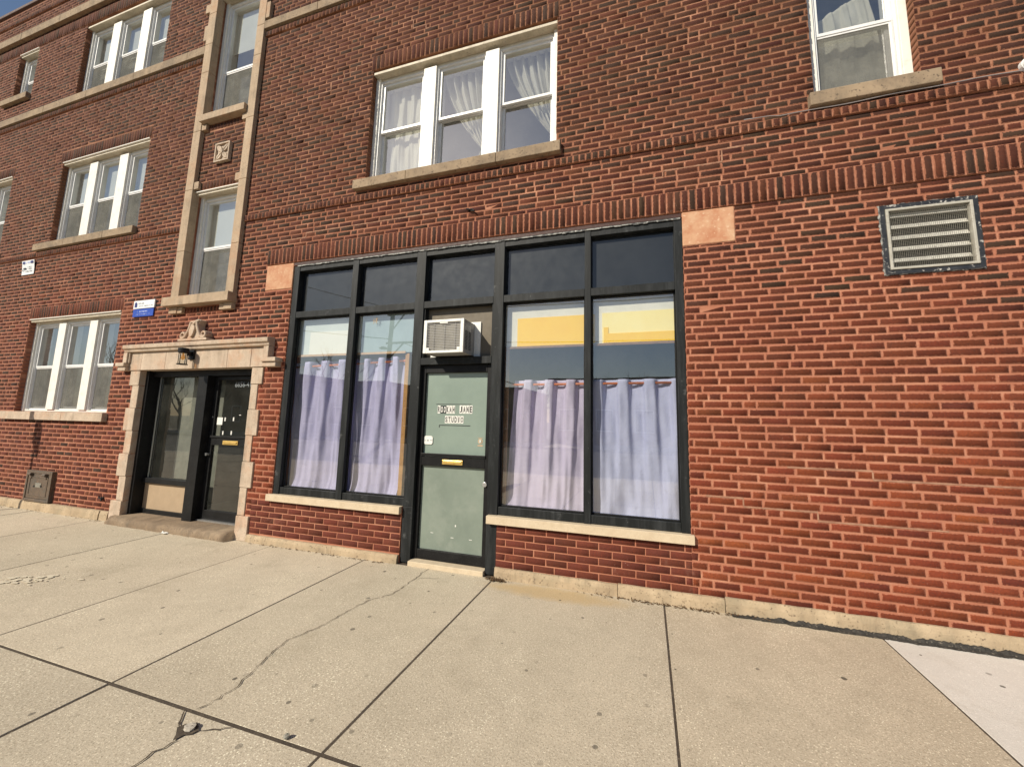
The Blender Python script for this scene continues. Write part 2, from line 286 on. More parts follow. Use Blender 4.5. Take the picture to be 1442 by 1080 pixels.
# ------------------------------------------------------------------ mesh helpers
class MB:
    def __init__(s): s.v = []; s.f = []; s.sm = False
    def add(s, vs, fs):
        o = len(s.v); s.v += [tuple(map(float, p)) for p in vs]; s.f += [tuple(i+o for i in f) for f in fs]; return s
    def box(s, x0, x1, y0, y1, z0, z1):
        return s.add([(x0,y0,z0),(x1,y0,z0),(x1,y1,z0),(x0,y1,z0),(x0,y0,z1),(x1,y0,z1),(x1,y1,z1),(x0,y1,z1)],
                     [(3,2,1,0),(4,5,6,7),(0,1,5,4),(1,2,6,5),(2,3,7,6),(3,0,4,7)])
    def quad(s, a, b, c, d): return s.add([a, b, c, d], [(0,1,2,3)])
    def ring(s, x0, x1, z0, z1, w, y0, y1, wb=None, wt=None):   # rectangular frame of four butted bars
        wb = w if wb is None else wb; wt = w if wt is None else wt
        s.box(x0, x0+w, y0, y1, z0, z1); s.box(x1-w, x1, y0, y1, z0, z1)
        s.box(x0+w, x1-w, y0, y1, z0, z0+wb); s.box(x0+w, x1-w, y0, y1, z1-wt, z1); return s
    def prism(s, poly, y0, y1):      # poly in (x,z), counter-clockwise seen from -y
        n = len(poly)
        return s.add([(x,y0,z) for x,z in poly]+[(x,y1,z) for x,z in poly],
              [tuple(range(n)), tuple(range(2*n-1, n-1, -1))]+[(i, i+n, (i+1)%n+n, (i+1)%n) for i in range(n)])
    def hprism(s, poly, z0, z1):     # poly in (x,y) ccw from above
        n = len(poly)
        return s.add([(x,y,z0) for x,y in poly]+[(x,y,z1) for x,y in poly],
              [tuple(range(n-1,-1,-1)), tuple(range(n, 2*n))]+[(i, (i+1)%n, (i+1)%n+n, i+n) for i in range(n)])
    def tube(s, pts, r, n=8, caps=True):
        pts = [Vector(p) for p in pts]; rr = r if isinstance(r, (list, tuple)) else [r]*len(pts)
        base = len(s.v); up = None
        for i, p in enumerate(pts):
            d = (pts[min(i+1, len(pts)-1)]-pts[max(i-1, 0)]).normalized()
            if up is None:
                up = Vector((0,0,1)) if abs(d.z) < .9 else Vector((1,0,0))
            a = d.cross(up).normalized(); up = a.cross(d).normalized()
            for j in range(n):
                t = 2*math.pi*j/n; q = p+(a*math.cos(t)+up*math.sin(t))*rr[i]; s.v.append(tuple(q))
        for i in range(len(pts)-1):
            for j in range(n):
                s.f.append((base+i*n+j, base+i*n+(j+1)%n, base+(i+1)*n+(j+1)%n, base+(i+1)*n+j))
        if caps:
            s.f.append(tuple(base+j for j in range(n-1,-1,-1))); s.f.append(tuple(base+(len(pts)-1)*n+j for j in range(n)))
        return s
    def lathe(s, prof, c, n=20):     # prof [(r,z)], about vertical axis at c
        b = len(s.v)
        for r, z in prof:
            for j in range(n):
                t = 2*math.pi*j/n; s.v.append((c[0]+r*math.cos(t), c[1]+r*math.sin(t), c[2]+z))
        for i in range(len(prof)-1):
            for j in range(n):
                s.f.append((b+i*n+j, b+i*n+(j+1)%n, b+(i+1)*n+(j+1)%n, b+(i+1)*n+j))
        s.f.append(tuple(b+j for j in range(n-1,-1,-1))); s.f.append(tuple(b+(len(prof)-1)*n+j for j in range(n))); return s
    def disc_y(s, x, z, r, y0, y1, n=20):
        return s.prism([(x+r*math.cos(2*math.pi*i/n), z+r*math.sin(2*math.pi*i/n)) for i in range(n)], y0, y1)
    def build(s, name, mat, parent=None, bev=0., smooth=False, seg=2):
        off = Vector((0,0,0)); p = parent
        while p is not None: off += p.location; p = p.parent
        me = bpy.data.meshes.new(name)
        me.from_pydata([(x-off.x, y-off.y, z-off.z) for x,y,z in s.v], [], s.f)
        me.materials.append(M[mat] if isinstance(mat, str) else mat)
        if smooth: me.polygons.foreach_set('use_smooth', [True]*len(me.polygons))
        me.update()
        o = bpy.data.objects.new(name, me); COL.objects.link(o)
        if parent is not None: o.parent = parent
        if bev:
            b = o.modifiers.new('bevel', 'BEVEL'); b.width = bev; b.segments = seg; b.limit_method = 'ANGLE'; b.angle_limit = math.radians(40)
        return o
def tag(o, label=None, cat=None, group=None, kind=None):
    if label: o['label'] = label
    if cat: o['category'] = cat
    if group: o['group'] = group
    if kind: o['kind'] = kind
    return o
def thing(name, loc, label, cat, group=None):
    o = bpy.data.objects.new(name, None); COL.objects.link(o); o.location = loc; o.empty_display_size = .1
    return tag(o, label, cat, group)
def struct(o): o['kind'] = 'structure'; return o
def text_mesh(txt, x, y, z, h, mat, name, parent, wid=None, align='CENTER', bold=0.):
    cu = bpy.data.curves.new('t', 'FONT'); cu.body = txt; cu.align_x = align; cu.size = 1; cu.extrude = 0; cu.offset = bold
    to = bpy.data.objects.new('t', cu); COL.objects.link(to)
    dg = bpy.context.evaluated_depsgraph_get(); dg.update()
    me = bpy.data.meshes.new_from_object(to.evaluated_get(dg)); bpy.data.objects.remove(to); bpy.data.curves.remove(cu)
    vs = [v.co.copy() for v in me.vertices]; fs = [tuple(p.vertices) for p in me.polygons]; bpy.data.meshes.remove(me)
    ys = [v.y for v in vs]; xs = [v.x for v in vs]; k = h/(max(ys)-min(ys)); kx = k if wid is None else wid/(max(xs)-min(xs))
    cx = 0 if align != 'CENTER' else (max(xs)+min(xs))/2
    mb = MB(); mb.add([(x+(v.x-cx)*kx, y, z+(v.y-min(ys))*k) for v in vs], fs)
    return mb.build(name, mat, parent)

# ------------------------------------------------------------------ building
B = thing('brick_apartment_building', (-6, 0, 0), 'three storey red brick apartment building with a ground floor shopfront and limestone trim', 'building')
C = 0.0710; ZB = 0.105; GAP = 0.0120; XL, XR = -16.6, 7.0; ZT = 10.40
# openings (x0,x1,z0,z1)
OP = {'shopL': (-4.56, -2.51, .605, 3.61), 'shopD': (-2.64, -1.50, 0, 3.61), 'shopR': (-1.62, .37, .605, 3.61), 'entry': (-7.38, -5.10, 0, 2.23),
      'W1': (-10.63, -8.09, 1.58, 3.23), 'W2': (-10.48, -8.03, 4.65, 6.26), 'W3': (-10.50, -8.01, 7.62, 9.20), 'W4': (-14.62, -12.17, 4.65, 6.28),
      'W5': (-12.82, -12.12, 8.12, 9.20), 'WC': (-3.49, -.92, 4.67, 6.28), 'WR': (1.55, 2.345, 4.64, 6.28), 'bay1': (-6.70, -5.73, 3.31, 5.04), 'bay2': (-6.70, -5.73, 6.28, 8.55),
      'vent': (1.985, 2.575, 2.895, 3.445)}
holes = list(OP.values())
trims = []   # rectangles of stone or laid-other-way brick that displace the running bond
def T(*r): trims.append(r); return r
L_shop = T(-5.04, XR, 3.66, 3.885)
LW1 = T(-10.66, -8.06, 3.23, 3.435); LW2 = T(-10.56, -8.00, 6.26, 6.47); LW4 = T(-14.68, -12.12, 6.28, 6.48); LWC = T(-3.52, -.90, 6.28, 6.495); LWR = T(1.52, 2.37, 6.28, 6.495)
HB_R = T(-5.575, XR, 4.385, 4.475); HB_L = T(XL, -6.87, 4.41, 4.50)
HB_L3 = T(XL, -6.87, 7.36, 7.455); SB_L3 = T(XL, -6.87, 7.465, 7.612)
HB_R3 = T(-5.575, XR, 7.42, 7.515); SB_R3 = T(-5.575, XR, 7.525, 7.66)
HT = T(XL, XR, 9.21, 9.43); ST = T(XL, XR, 9.50, 9.67); HP = T(XL, XR, 10.06, 10.15)
T(-4.56, .37, 3.608, 3.662); blkL = T(-5.035, -4.56, 3.30, 3.655); blkR = T(.37, .835, 3.31, 3.66)
sills = {'W1': T(-10.89, -8.05, 1.44, 1.575), 'W2': T(-10.84, -8.02, 4.52, 4.645), 'W4': T(-14.9, -12.10, 4.52, 4.645), 'W5': T(-13.10, -12.13, 7.995, 8.12), 'WC': T(-3.635, -.86, 4.54, 4.665), 'WR': T(1.495, 2.455, 4.51, 4.64),
         'bay1': T(-6.93, -5.57, 3.17, 3.31), 'bay2': T(-6.67, -5.73, 6.16, 6.28), 'shopL': T(-4.605, -2.645, .525, .605), 'shopR': T(-1.60, .395, .525, .605)}
pil = [T(-6.87, -6.70, 3.07, 9.2), T(-5.73, -5.575, 3.07, 9.2)]
HBs = T(-6.70, -5.73, 3.07, 3.16); bayTop = T(-6.70, -5.73, 5.05, 5.18); baySub = T(-6.70, -5.73, 6.05, 6.15); med = T(-6.335, -6.03, 5.44, 5.75)
T(-7.535, -4.975, 0, 2.62); 
for z0, z1, wd in ((1.32, 1.66, 1), (.65, .98, 1), (0, .30, 1), (2.0, 2.23, 1)): T(-7.60, -4.90, z0, z1)
T(-7.72, -4.76, 2.23, 2.63); T(-7.83, -4.60, 2.22, 2.345); T(-9.80, -9.09, .105, .625)

def subtract(rects, cuts):
    for a0, a1, b0, b1 in cuts:
        out = []
        for x0, x1, z0, z1 in rects:
            if a1 <= x0 or a0 >= x1 or b1 <= z0 or b0 >= z1: out.append((x0, x1, z0, z1)); continue
            if a0 > x0: out.append((x0, a0, z0, z1))
            if a1 < x1: out.append((a1, x1, z0, z1))
            m0, m1 = max(x0, a0), min(x1, a1)
            if b0 > z0: out.append((m0, m1, z0, b0))
            if b1 < z1: out.append((m0, m1, b1, z1))
        rects = out
        if not rects: break
    return rects

def smooth_field(n=60):
    ph = rng.uniform(0, 6.28, (n, 2)); k = rng.normal(0, 1.1, (n, 2)); 
    return lambda x, z: float(np.sin(k[:, 0]*x+k[:, 1]*z+ph[:, 0]).sum()/math.sqrt(n))
fld = smooth_field(); fld2 = smooth_field()
def brick_colour(x, z):
    """the albedo one brick was fired to: redder new panels below the shop sills, darker mixed lot on the upper storeys"""
    f = fld(x, z)
    t = min(1, max(0, (z-1.5)/1.6+.14*f)) if x > .3 else min(1, max(0, (z-1.2)/2.6+.15*f))
    red = np.array((.222, .049, .0195)); brown = np.array((.100, .029, .0145)); dk = np.array((.060, .031, .0185)); cho = np.array((.084, .031, .0165))
    if x < -5 and z < 3: red = np.array((.150, .040, .021))
    c = red*(1-t)+brown*t
    pd = .03+.20*t*(1+.6*fld2(x*1.3, z*1.3)) if z > 2.5 or x < -5 else .0
    u = random.random()
    st = 0.
    if (-1.5 < x < .37 or -4.884 < x < -2.64) and z < .522:
        c = np.array((.185, .045, .024)); st = 1.; u = 1
    elif u < pd: c = dk
    elif u < pd*1.9: c = cho
    elif u > .93: c = c*np.array((1.28, 1.42, 1.35))
    elif u > .86: c = c*np.array((.74, .72, .85))
    c = c*random.uniform(.78, 1.18)*np.array((1, random.uniform(.92, 1.1), random.uniform(.9, 1.12)))
    return (c[0], c[1], c[2], st)

bricks = []   # x0,x1,z0,z1,yf,yb,col
def put(x0, x1, z0, z1, yf=None, yb=.03, cuts=None, mn=.018):
    cc = brick_colour((x0+x1)/2, (z0+z1)/2)
    if cuts is not None and x0 > .36 and z1 < 3.64: x1 -= .0015; z1 -= .0018
    rr = [(x0, x1, z0, z1)] if cuts is None else subtract([(x0, x1, z0, z1)], cuts)
    for r in rr:
        if r[1]-r[0] < mn or r[3]-r[2] < mn: continue
        j = random.gauss(0, .0006)
        dep = yb
        for h in holes:
            if abs(r[0]-h[1]) < 1e-6 or abs(r[1]-h[0]) < 1e-6 or abs(r[2]-h[3]) < 1e-6: dep = .10
        bricks.append((r[0], r[1], r[2], r[3], (0 if yf is None else yf)+j, dep, cc))
# running bond
PAN = [(-4.884, -2.645, .095, .522), (-1.497, .37, .095, .522)]
near = holes+trims+PAN
ROWS = [ZB]
def course(z): return C if z < 2.25 else .0655
while ROWS[-1] < ZT-.07: ROWS.append(ROWS[-1]+course(ROWS[-1]))
for i, zr in enumerate(ROWS[:-1]):
    z0 = zr+random.gauss(0, .0008); z1 = z0+course(zr)-GAP*(1 if zr < 2.25 else .9)
    cuts = [q for q in near if q[2] < z1 and q[3] > z0]
    x = XL-(.107 if i % 2 else 0)-random.uniform(0, .02)
    while x < XR:
        Lb = (.2155 if zr < 2.25 else .2085)+random.gauss(0, .003)-GAP
        r = random.random()
        if r < .045:   # a pair of headers
            hl = (Lb-GAP)/2
            for q in (x, x+hl+GAP):
                if q+hl > XL and q < XR: put(max(q, XL), min(q+hl, XR), z0, z1, cuts=cuts)
        elif x+Lb > XL: put(max(x, XL), min(x+Lb, XR), z0, z1, cuts=cuts)
        x += Lb+GAP*random.uniform(.85, 1.2)
for a, b, z0, z1 in PAN:      # newer striated brick under the shop sills
    for i in range(6):
        c_ = (.522-.105)/6; x = a-(.107 if i % 2 else .02)
        while x < b: put(max(x, a), min(x+.2032, b), .105+i*c_, .105+(i+1)*c_-.0105); x += .2032+.0105
# soldier and rowlock courses
def soldiers(r, yf, pitch=.0685, hole_cut=True):
    x0, x1, z0, z1 = r; n = max(1, round((x1-x0)/pitch)); p = (x1-x0)/n
    for i in range(n):
        put(x0+i*p+GAP*.5, x0+(i+1)*p-GAP*.5, z0+.006+random.gauss(0, .001), z1-.006, yf, .04)
soldiers(L_shop, -.018)
for r in (LW1, LW2, LW4, LWC, LWR): soldiers(r, -.006)
for r in (HB_R, HB_L, HB_L3, HB_R3, HP): soldiers(r, -.024)
soldiers(HT, -.012)
for r in (HBs, bayTop, baySub): soldiers(r, -.004)

# ---- mortar backing with the openings left out
def mortar_sheet():
    mb = MB(); e = .004
    hs = [(a-e, b+e, c-e, d+e) for a, b, c, d in holes]
    xs = sorted({XL, XR, *[h[0] for h in hs], *[h[1] for h in hs]}); zs = sorted({-.3, ZT, *[max(-.3, h[2]) for h in hs], *[h[3] for h in hs]})
    xs = [x for x in xs if XL <= x <= XR]; zs = [z for z in zs if -.3 <= z <= ZT]
    y0, y1 = .0022, .30
    def hole(x, z): return any(h[0] < x < h[1] and h[2] < z < h[3] for h in hs)
    nx, nz = len(xs)-1, len(zs)-1
    g = [[hole((xs[i]+xs[i+1])/2, (zs[j]+zs[j+1])/2) for j in range(nz)] for i in range(nx)]
    for i in range(nx):
        for j in range(nz):
            if g[i][j]: continue
            a, b, c, d = xs[i], xs[i+1], zs[j], zs[j+1]
            mb.quad((a,y0,c),(b,y0,c),(b,y0,d),(a,y0,d)); mb.quad((b,y1,c),(a,y1,c),(a,y1,d),(b,y1,d))
            if i+1 < nx and g[i+1][j]: mb.quad((b,y0,c),(b,y1,c),(b,y1,d),(b,y0,d))
            if i > 0 and g[i-1][j]: mb.quad((a,y1,c),(a,y0,c),(a,y0,d),(a,y1,d))
            if j+1 < nz and g[i][j+1]: mb.quad((a,y0,d),(b,y0,d),(b,y1,d),(a,y1,d))
            if j > 0 and g[i][j-1]: mb.quad((a,y1,c),(b,y1,c),(b,y0,c),(a,y0,c))
    return mb
def brick_mesh():
    n = len(bricks); A = np.array([b[:6] for b in bricks]); Cc = np.array([b[6] for b in bricks])
    x0, x1, z0, z1, yf, yb = A.T; ch = .0010; off = B.location
    V = np.zeros((n, 12, 3))
    jrow = rng.normal(0, .0007, n)
    for k, (sx, sz) in enumerate(((0,0),(1,0),(1,1),(0,1))):
        X = x1 if sx else x0; Z = z1 if sz else z0
        jx = rng.normal(0, .0016, n); jz = rng.normal(0, .0010, n)+jrow
        V[:, k, 0] = X+(-ch if sx else ch)+jx; V[:, k, 1] = yf+rng.normal(0, .0004, n); V[:, k, 2] = Z+(-ch if sz else ch)+jz
        V[:, 4+k, 0] = X+jx*.6; V[:, 4+k, 1] = yf+.0018; V[:, 4+k, 2] = Z+jz*.6
        V[:, 8+k, 0] = X; V[:, 8+k, 1] = yb; V[:, 8+k, 2] = Z
    q = [(0,1,2,3)]+[(k+4, (k+1)%4+4, (k+1)%4, k) for k in range(4)]+[(k+8, (k+1)%4+8, (k+1)%4+4, k+4) for k in range(4)]
    q = np.array(q); Fi = (np.arange(n)[:, None, None]*12+q[None]).reshape(-1)
    me = bpy.data.meshes.new('brick_wall')
    W = V.reshape(-1, 3)-np.array(off)
    me.vertices.add(n*12); me.vertices.foreach_set('co', W.reshape(-1))
    me.loops.add(n*36); me.loops.foreach_set('vertex_index', Fi.astype(np.int32))
    me.polygons.add(n*9); me.polygons.foreach_set('loop_start', np.arange(0, n*36, 4, dtype=np.int32)); 
    try: me.polygons.foreach_set('loop_total', np.full(n*9, 4, dtype=np.int32))
    except Exception: pass
    me.update(calc_edges=True); me.validate()
    lv = V.reshape(-1, 3)[Fi]; bi = np.repeat(np.arange(n), 36)
    u1 = np.stack([np.maximum(0, lv[:, 0]-x0[bi]), np.maximum(0, lv[:, 2]-z0[bi])], 1); u2 = np.stack([np.maximum(0, x1[bi]-lv[:, 0]), np.maximum(0, z1[bi]-lv[:, 2])], 1)
    a = me.uv_layers.new(name='near'); a.data.foreach_set('uv', u1.reshape(-1)); b = me.uv_layers.new(name='far'); b.data.foreach_set('uv', u2.reshape(-1))
    ca = me.color_attributes.new('bcol', 'FLOAT_COLOR', 'CORNER'); ca.data.foreach_set('color', Cc[bi].reshape(-1))
    me.materials.append(M['brick'])
    o = bpy.data.objects.new('brick_wall', me); COL.objects.link(o); o.parent = B; return o
bw = brick_mesh()
ms = mortar_sheet()
for r, yf in ((L_shop, -.018), (LW1, -.006), (LW2, -.006), (LW4, -.006), (LWC, -.006), (LWR, -.006), (HB_R, -.024), (HB_L, -.024), (HB_L3, -.024), (HB_R3, -.024), (HP, -.024), (HT, -.012)):
    ms.box(r[0]+.001, r[1]-.001, yf+.0045, .003, r[2]+.003, r[3]-.003)
ms.build('mortar', 'mortar', bw)
# pale repointing along old stepped cracks
def repoint(steps, nm=0):
    mb = MB()
    for x0, x1, row in steps:
        z = ROWS[row]-GAP/2; n = max(2, int(abs(x1-x0)/.05))
        for i in range(n):
            a = x0+(x1-x0)*i/n; b = x0+(x1-x0)*(i+1)/n; hh = random.uniform(.0045, .0085); mb.box(min(a, b), max(a, b), -.0015+random.uniform(-.001, .001), .02, z-hh, z+hh)
    for (x0, x1, r0), (y0, y1, r1) in zip(steps, steps[1:]):
        za, zb = sorted((ROWS[r0]-GAP/2, ROWS[r1]-GAP/2)); mb.box(x1-.006, x1+.006, -.002, .02, za+.0086, zb-.0086)
    return mb
M['repoint'] = mottled('pale_repointing', (.40, .225, .145), (.25, .12, .075), 9, .95, None, 0, .5, 120)
def R_(z): return min(range(len(ROWS)), key=lambda i: abs(ROWS[i]-z))
for st_ in ([(-3.50, -3.78, R_(6.46)), (-3.78, -3.98, R_(6.46)-1), (-3.98, -4.2, R_(6.46)-2), (-4.2, -4.42, R_(6.46)-4)], [(-3.0, -2.9, R_(6.9)), (-2.9, -2.7, R_(6.9)-2), (-2.7, -2.62, R_(6.9)-3)],
            [(-4.9, -4.4, R_(3.98)), (-4.4, -3.4, R_(3.98)+1), (-3.4, -2.3, R_(3.98)+1)], [(-.9, -.3, R_(4.0)), (-.3, .2, R_(4.0)+1), (.2, .75, R_(4.0)+2), (.75, 1.0, R_(4.0)+4)], [(.5, .8, R_(.98)), (.8, 1.35, R_(.98)-1), (1.35, 2.2, R_(.98)-2)], [(1.15, 1.75, R_(1.27)), (1.75, 2.7, R_(1.27)-1)]):
    repoint(st_).build('repointed_joint', 'repoint', B)
MB().box(-4.555, .365, -.001, .03, 3.616, 3.6565).build('steel_lintel', 'lintel', B, .002)
mb = MB(); xx = -4.5
while xx < .3: wq = random.uniform(.03, .12); mb.box(xx, xx+wq, .002, .011, 3.606-random.uniform(.002, .012), 3.6155); xx += wq
mb.build('peeling_flashing', 'flash', B)

# ---- limestone trim
def stone_run(r, yf, yb, joints=(), gap=.003, mb=None):
    mb = mb or MB(); x0, x1, z0, z1 = r; xs = [x0, *[j for j in joints if x0 < j < x1], x1]
    for i in range(len(xs)-1): mb.box(xs[i]+(gap/2 if i else 0), xs[i+1]-(gap/2 if i < len(xs)-2 else 0), yf+random.uniform(-.001, .001), yb, z0, z1)
    return mb
js = [XL+1.1+1.37*i for i in range(18)]
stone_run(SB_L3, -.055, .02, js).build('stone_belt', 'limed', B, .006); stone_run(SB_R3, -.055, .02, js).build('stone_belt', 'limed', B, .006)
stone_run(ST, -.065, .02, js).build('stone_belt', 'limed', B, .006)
mb = MB(); mb.box(XL, XR, -.04, .32, ZT, ZT+.07); mb.build('parapet_coping', 'coping', B, .01)
mb = MB(); mb.box(*blkL[:2], -.006, .04, *blkL[2:]); mb.build('stone_block', 'limeo', B, .008)
mb = MB(); mb.box(*blkR[:2], -.006, .04, *blkR[2:]); mb.build('stone_block', 'limeo', B, .008)
# base course: rough blocks, each slightly uneven
def base_course():
    def run(x0, x1, top, yf, step):
        mb = MB()
        xs = [x0]
        while xs[-1] < x1-.01: xs.append(min(x1, xs[-1]+step*random.uniform(.8, 1.25)))
        for a, b in zip(xs, xs[1:]):
            n = max(2, int((b-a)/.09)); pr = []
            for i in range(n+1):
                x = a+.003+(b-a-.006)*i/n; pr.append((x, random.gauss(0, .0025), random.gauss(0, .0016)))
            t = top+random.gauss(0, .0025); j = random.gauss(0, .003)
            vs = []; fs = []
            for x, dy, dz in pr: vs += [(x, yf+j+dy-.008, -.12), (x, yf+j+dy, t*.62), (x, yf+j+dy*.6+.010, t+dz), (x, .03, t+dz+.003)]
            for i in range(n):
                for q in range(3): fs.append((i*4+q, (i+1)*4+q, (i+1)*4+q+1, i*4+q+1))
            m = (n)*4; fs += [(0, 1, 2, 3), (m+3, m+2, m+1, m)]
            mb.add(vs, fs)
        mb.build('stone_base', 'base', B)
    run(XL, -7.63, .130, -.036, 1.25); run(-4.885, -2.645, .088, -.032, 1.2); run(-1.50, .62, .102, -.032, 1.15); run(.62, XR, .118, -.030, 1.9)
base_course()
# black tar along the foot of the right hand base
mb = MB(); xs = np.arange(.66, XR, .011); tn = np.convolve(rng.normal(0, 1, len(xs)+8), np.ones(5)/5, 'same'); vs = []; fs = []
for x, q_ in zip(xs, tn):
    t = max(.003, min(.05, .008+.018*min(1, (x-.66)/.5)+.007*math.sin(x*5)*math.sin(x*2.3)+.010*q_+random.gauss(0, .0022))); vs += [(x, -.088+.008*q_, .004+abs(random.gauss(0, .002))), (x, -.062, .010), (x, -.050, t*.8), (x, -.042, t), (x, -.02, t-.004)]
for i in range(len(xs)-1):
    for q in range(4): fs.append((i*5+q, (i+1)*5+q, (i+1)*5+q+1, i*5+q+1))
mb.add(vs, fs).build('tar_seal', 'tar', B)

# ---- bay: stone surround up the stair windows
def pier(x0, x1, z0, z1, cuts):
    bay = MB()
    zs = [z0, *cuts, z1]
    for a, b in zip(zs, zs[1:]): bay.box(x0, x1, -.055, .05, a+.0015, b-.0015)
    return bay
cu = (3.17, 4.05, 5.05, 6.05, 7.1, 7.62, 8.2)
bl = pier(-6.87, -6.70, 3.07, 9.2, cu); br_ = pier(-5.73, -5.575, 3.07, 9.2, cu)
for z0, z1 in ((5.05, 5.18), (6.05, 6.155), (3.07, 3.165)):
    bl.box(-6.70, -6.60, -.045, .02, z0+.004, z1-.004); br_.box(-5.83, -5.73, -.045, .02, z0+.004, z1-.004)
for z0, z1 in ((7.72, 8.0), (8.6, 8.85)): br_.box(-5.575, -5.50, -.05, .02, z0, z1); bl.box(-6.945, -6.87, -.05, .02, z0, z1)
bl.box(-6.98, -6.87, -.05, .02, 8.25, 8.41)
bayo = bl.build('stone_pier', 'limep', B, .006); br_.build('stone_pier', 'limep', B, .006)
for nm, r, pj in (('window_sill', (-6.935, -5.565, 3.17, 3.31), -.125),):
    MB().box(r[0], r[1], pj, .06, r[2]+.002, r[3]-.002).build('stone_ledge', 'limep', B, .006)
MB().box(-6.695, -5.735, -.10, .06, 6.165, 6.278).build('stone_ledge', 'limep', B, .006)
md = MB(); md.ring(-6.335, -6.03, 5.44, 5.75, .022, -.045, .02); md.box(-6.313, -6.052, -.018, .02, 5.462, 5.728)
for a in (45, 135, 225, 315):     # four petals
    ca, sa = math.cos(math.radians(a)), math.sin(math.radians(a)); pts = []
    for t, wd in ((.02, .012), (.06, .035), (.10, .04), (.135, .026), (.165, .004)): pts.append((t, wd))
    poly = [(t, -wd) for t, wd in pts]+[(t, wd) for t, wd in reversed(pts)]
    md.prism([(-6.1825+t*ca-q*sa, 5.595+t*sa+q*ca) for t, q in poly], -.040, -.018)
    md.tube([(-6.1825+.03*ca, -.041, 5.595+.03*sa), (-6.1825+.155*ca, -.041, 5.595+.155*sa)], [.007, .003], 6)
md.disc_y(-6.1825, 5.595, .022, -.05, -.018, 12)
md.build('carved_medallion', 'lime', B, .003)

# ---- windows
def window(key, n, mull=.20, sill=None, screens=True, behind='room', name='window', mat='white', sy=.10, split=.50, casing=.055, headh=.10, sill_joint=(), shade=None, label=None):
    x0, x1, z0, z1 = OP[key]; yF = .075
    f = MB()
    f.box(x0, x0+casing, yF, .29, z0, z1); f.box(x1-casing, x1, yF, .29, z0, z1)
    ix0, ix1 = x0+casing, x1-casing
    hz = z1-headh
    f.box(ix0, ix1, yF+.035, .29, hz, z1); f.box(ix0, ix1, yF+.02, .29, z0, z0+.035)
    wl = (ix1-ix0-(n-1)*mull)/n; lights = []
    for i in range(n):
        a = ix0+i*(wl+mull); lights.append((a, a+wl))
        if i < n-1: f.box(a+wl, a+wl+mull, yF-.004, .29, z0+.035, hz-.001)
    wo = f.build(name, mat, B, .004)
    if label: wo['label'] = label
    # drip cap at the head
    if key not in ('WC', 'WR', 'bay2', 'W3'): MB().box(x0+.002, x1-.002, -.012, yF+.03, z1-.022, z1-.008).build('drip_cap', mat, wo, .002)
    hb = MB().box(x0+.002, x1-.002, .012, yF+.034, z1-.060, z1-.023).build('head_board', 'cream', wo, .004)
    zb, zt = z0+.035, hz; zm = zb+(zt-zb)*split
    for a, b in lights:
        st = MB(); st.box(a, a+.022, .10, .28, zb, zt); st.box(b-.022, b, .10, .28, zb, zt); st.box(a+.022, b-.022, .10, .28, zt-.022, zt)
        st.build('stop', 'vinyl', wo, .002)
        a2, b2 = a+.022, b-.022
        u = MB().ring(a2, b2, zm-.018, zt-.022, .036, .128, .163, wb=.034).build('sash', 'vinyl', wo, .003)
        MB().quad((a2+.034, .146, zm+.014), (b2-.034, .146, zm+.014), (b2-.034, .146, zt-.056), (a2+.034, .146, zt-.056)).build('pane', 'wglass', wo)
        l = MB().ring(a2, b2, zb, zm+.012, .036, .171, .206, wb=.055, wt=.030).build('sash', 'vinyl', wo, .003)
        MB().quad((a2+.034, .189, zb+.053), (b2-.034, .189, zb+.053), (b2-.034, .189, zm-.016), (a2+.034, .189, zm-.016)).build('pane', 'wglass', wo)
        if screens:
            MB().ring(a2, b2, zb, zm-.019, .018, .135, .149).build('screen_frame', 'vinyl', wo, .002)
            MB().quad((a2+.017, .142, zb+.017), (b2-.017, .142, zb+.017), (b2-.017, .142, zm-.036), (a2+.017, .142, zm-.036)).build('insect_screen', 'screen', wo)
        if shade:
            MB().box(a-.01, b+.01, .222, .226, zb+(zt-zb)*shade, zt+.02).build('roller_shade', 'shade', wo)
    if sill:
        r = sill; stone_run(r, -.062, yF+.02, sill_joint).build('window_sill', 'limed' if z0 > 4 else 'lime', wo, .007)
    return wo, lights, (zb, zm, zt)
window('W1', 3, .205, sills['W1'], sill_joint=(-9.95, -9.1), shade=None)
window('W2', 3, .23, sills['W2'], sill_joint=(-9.9, -8.8), shade=.45)
window('W3', 3, .24, None, shade=.35)
window('W4', 3, .23, sills['W4'], shade=.5)
window('W5', 1, .2, sills['W5'], screens=True, shade=.4)
wc, wcl, wcz = window('WC', 3, .185, sills['WC'], screens=False, sill_joint=(-2.83, -1.62))
wr, wrl, wrz = window('WR', 1, .2, sills['WR'], screens=True, casing=.07, split=.47)
window('bay1', 1, .2, None, screens=True, casing=.06, shade=.5, split=.50)
window('bay2', 1, .2, None, screens=True, casing=.06, shade=.62, split=.42)

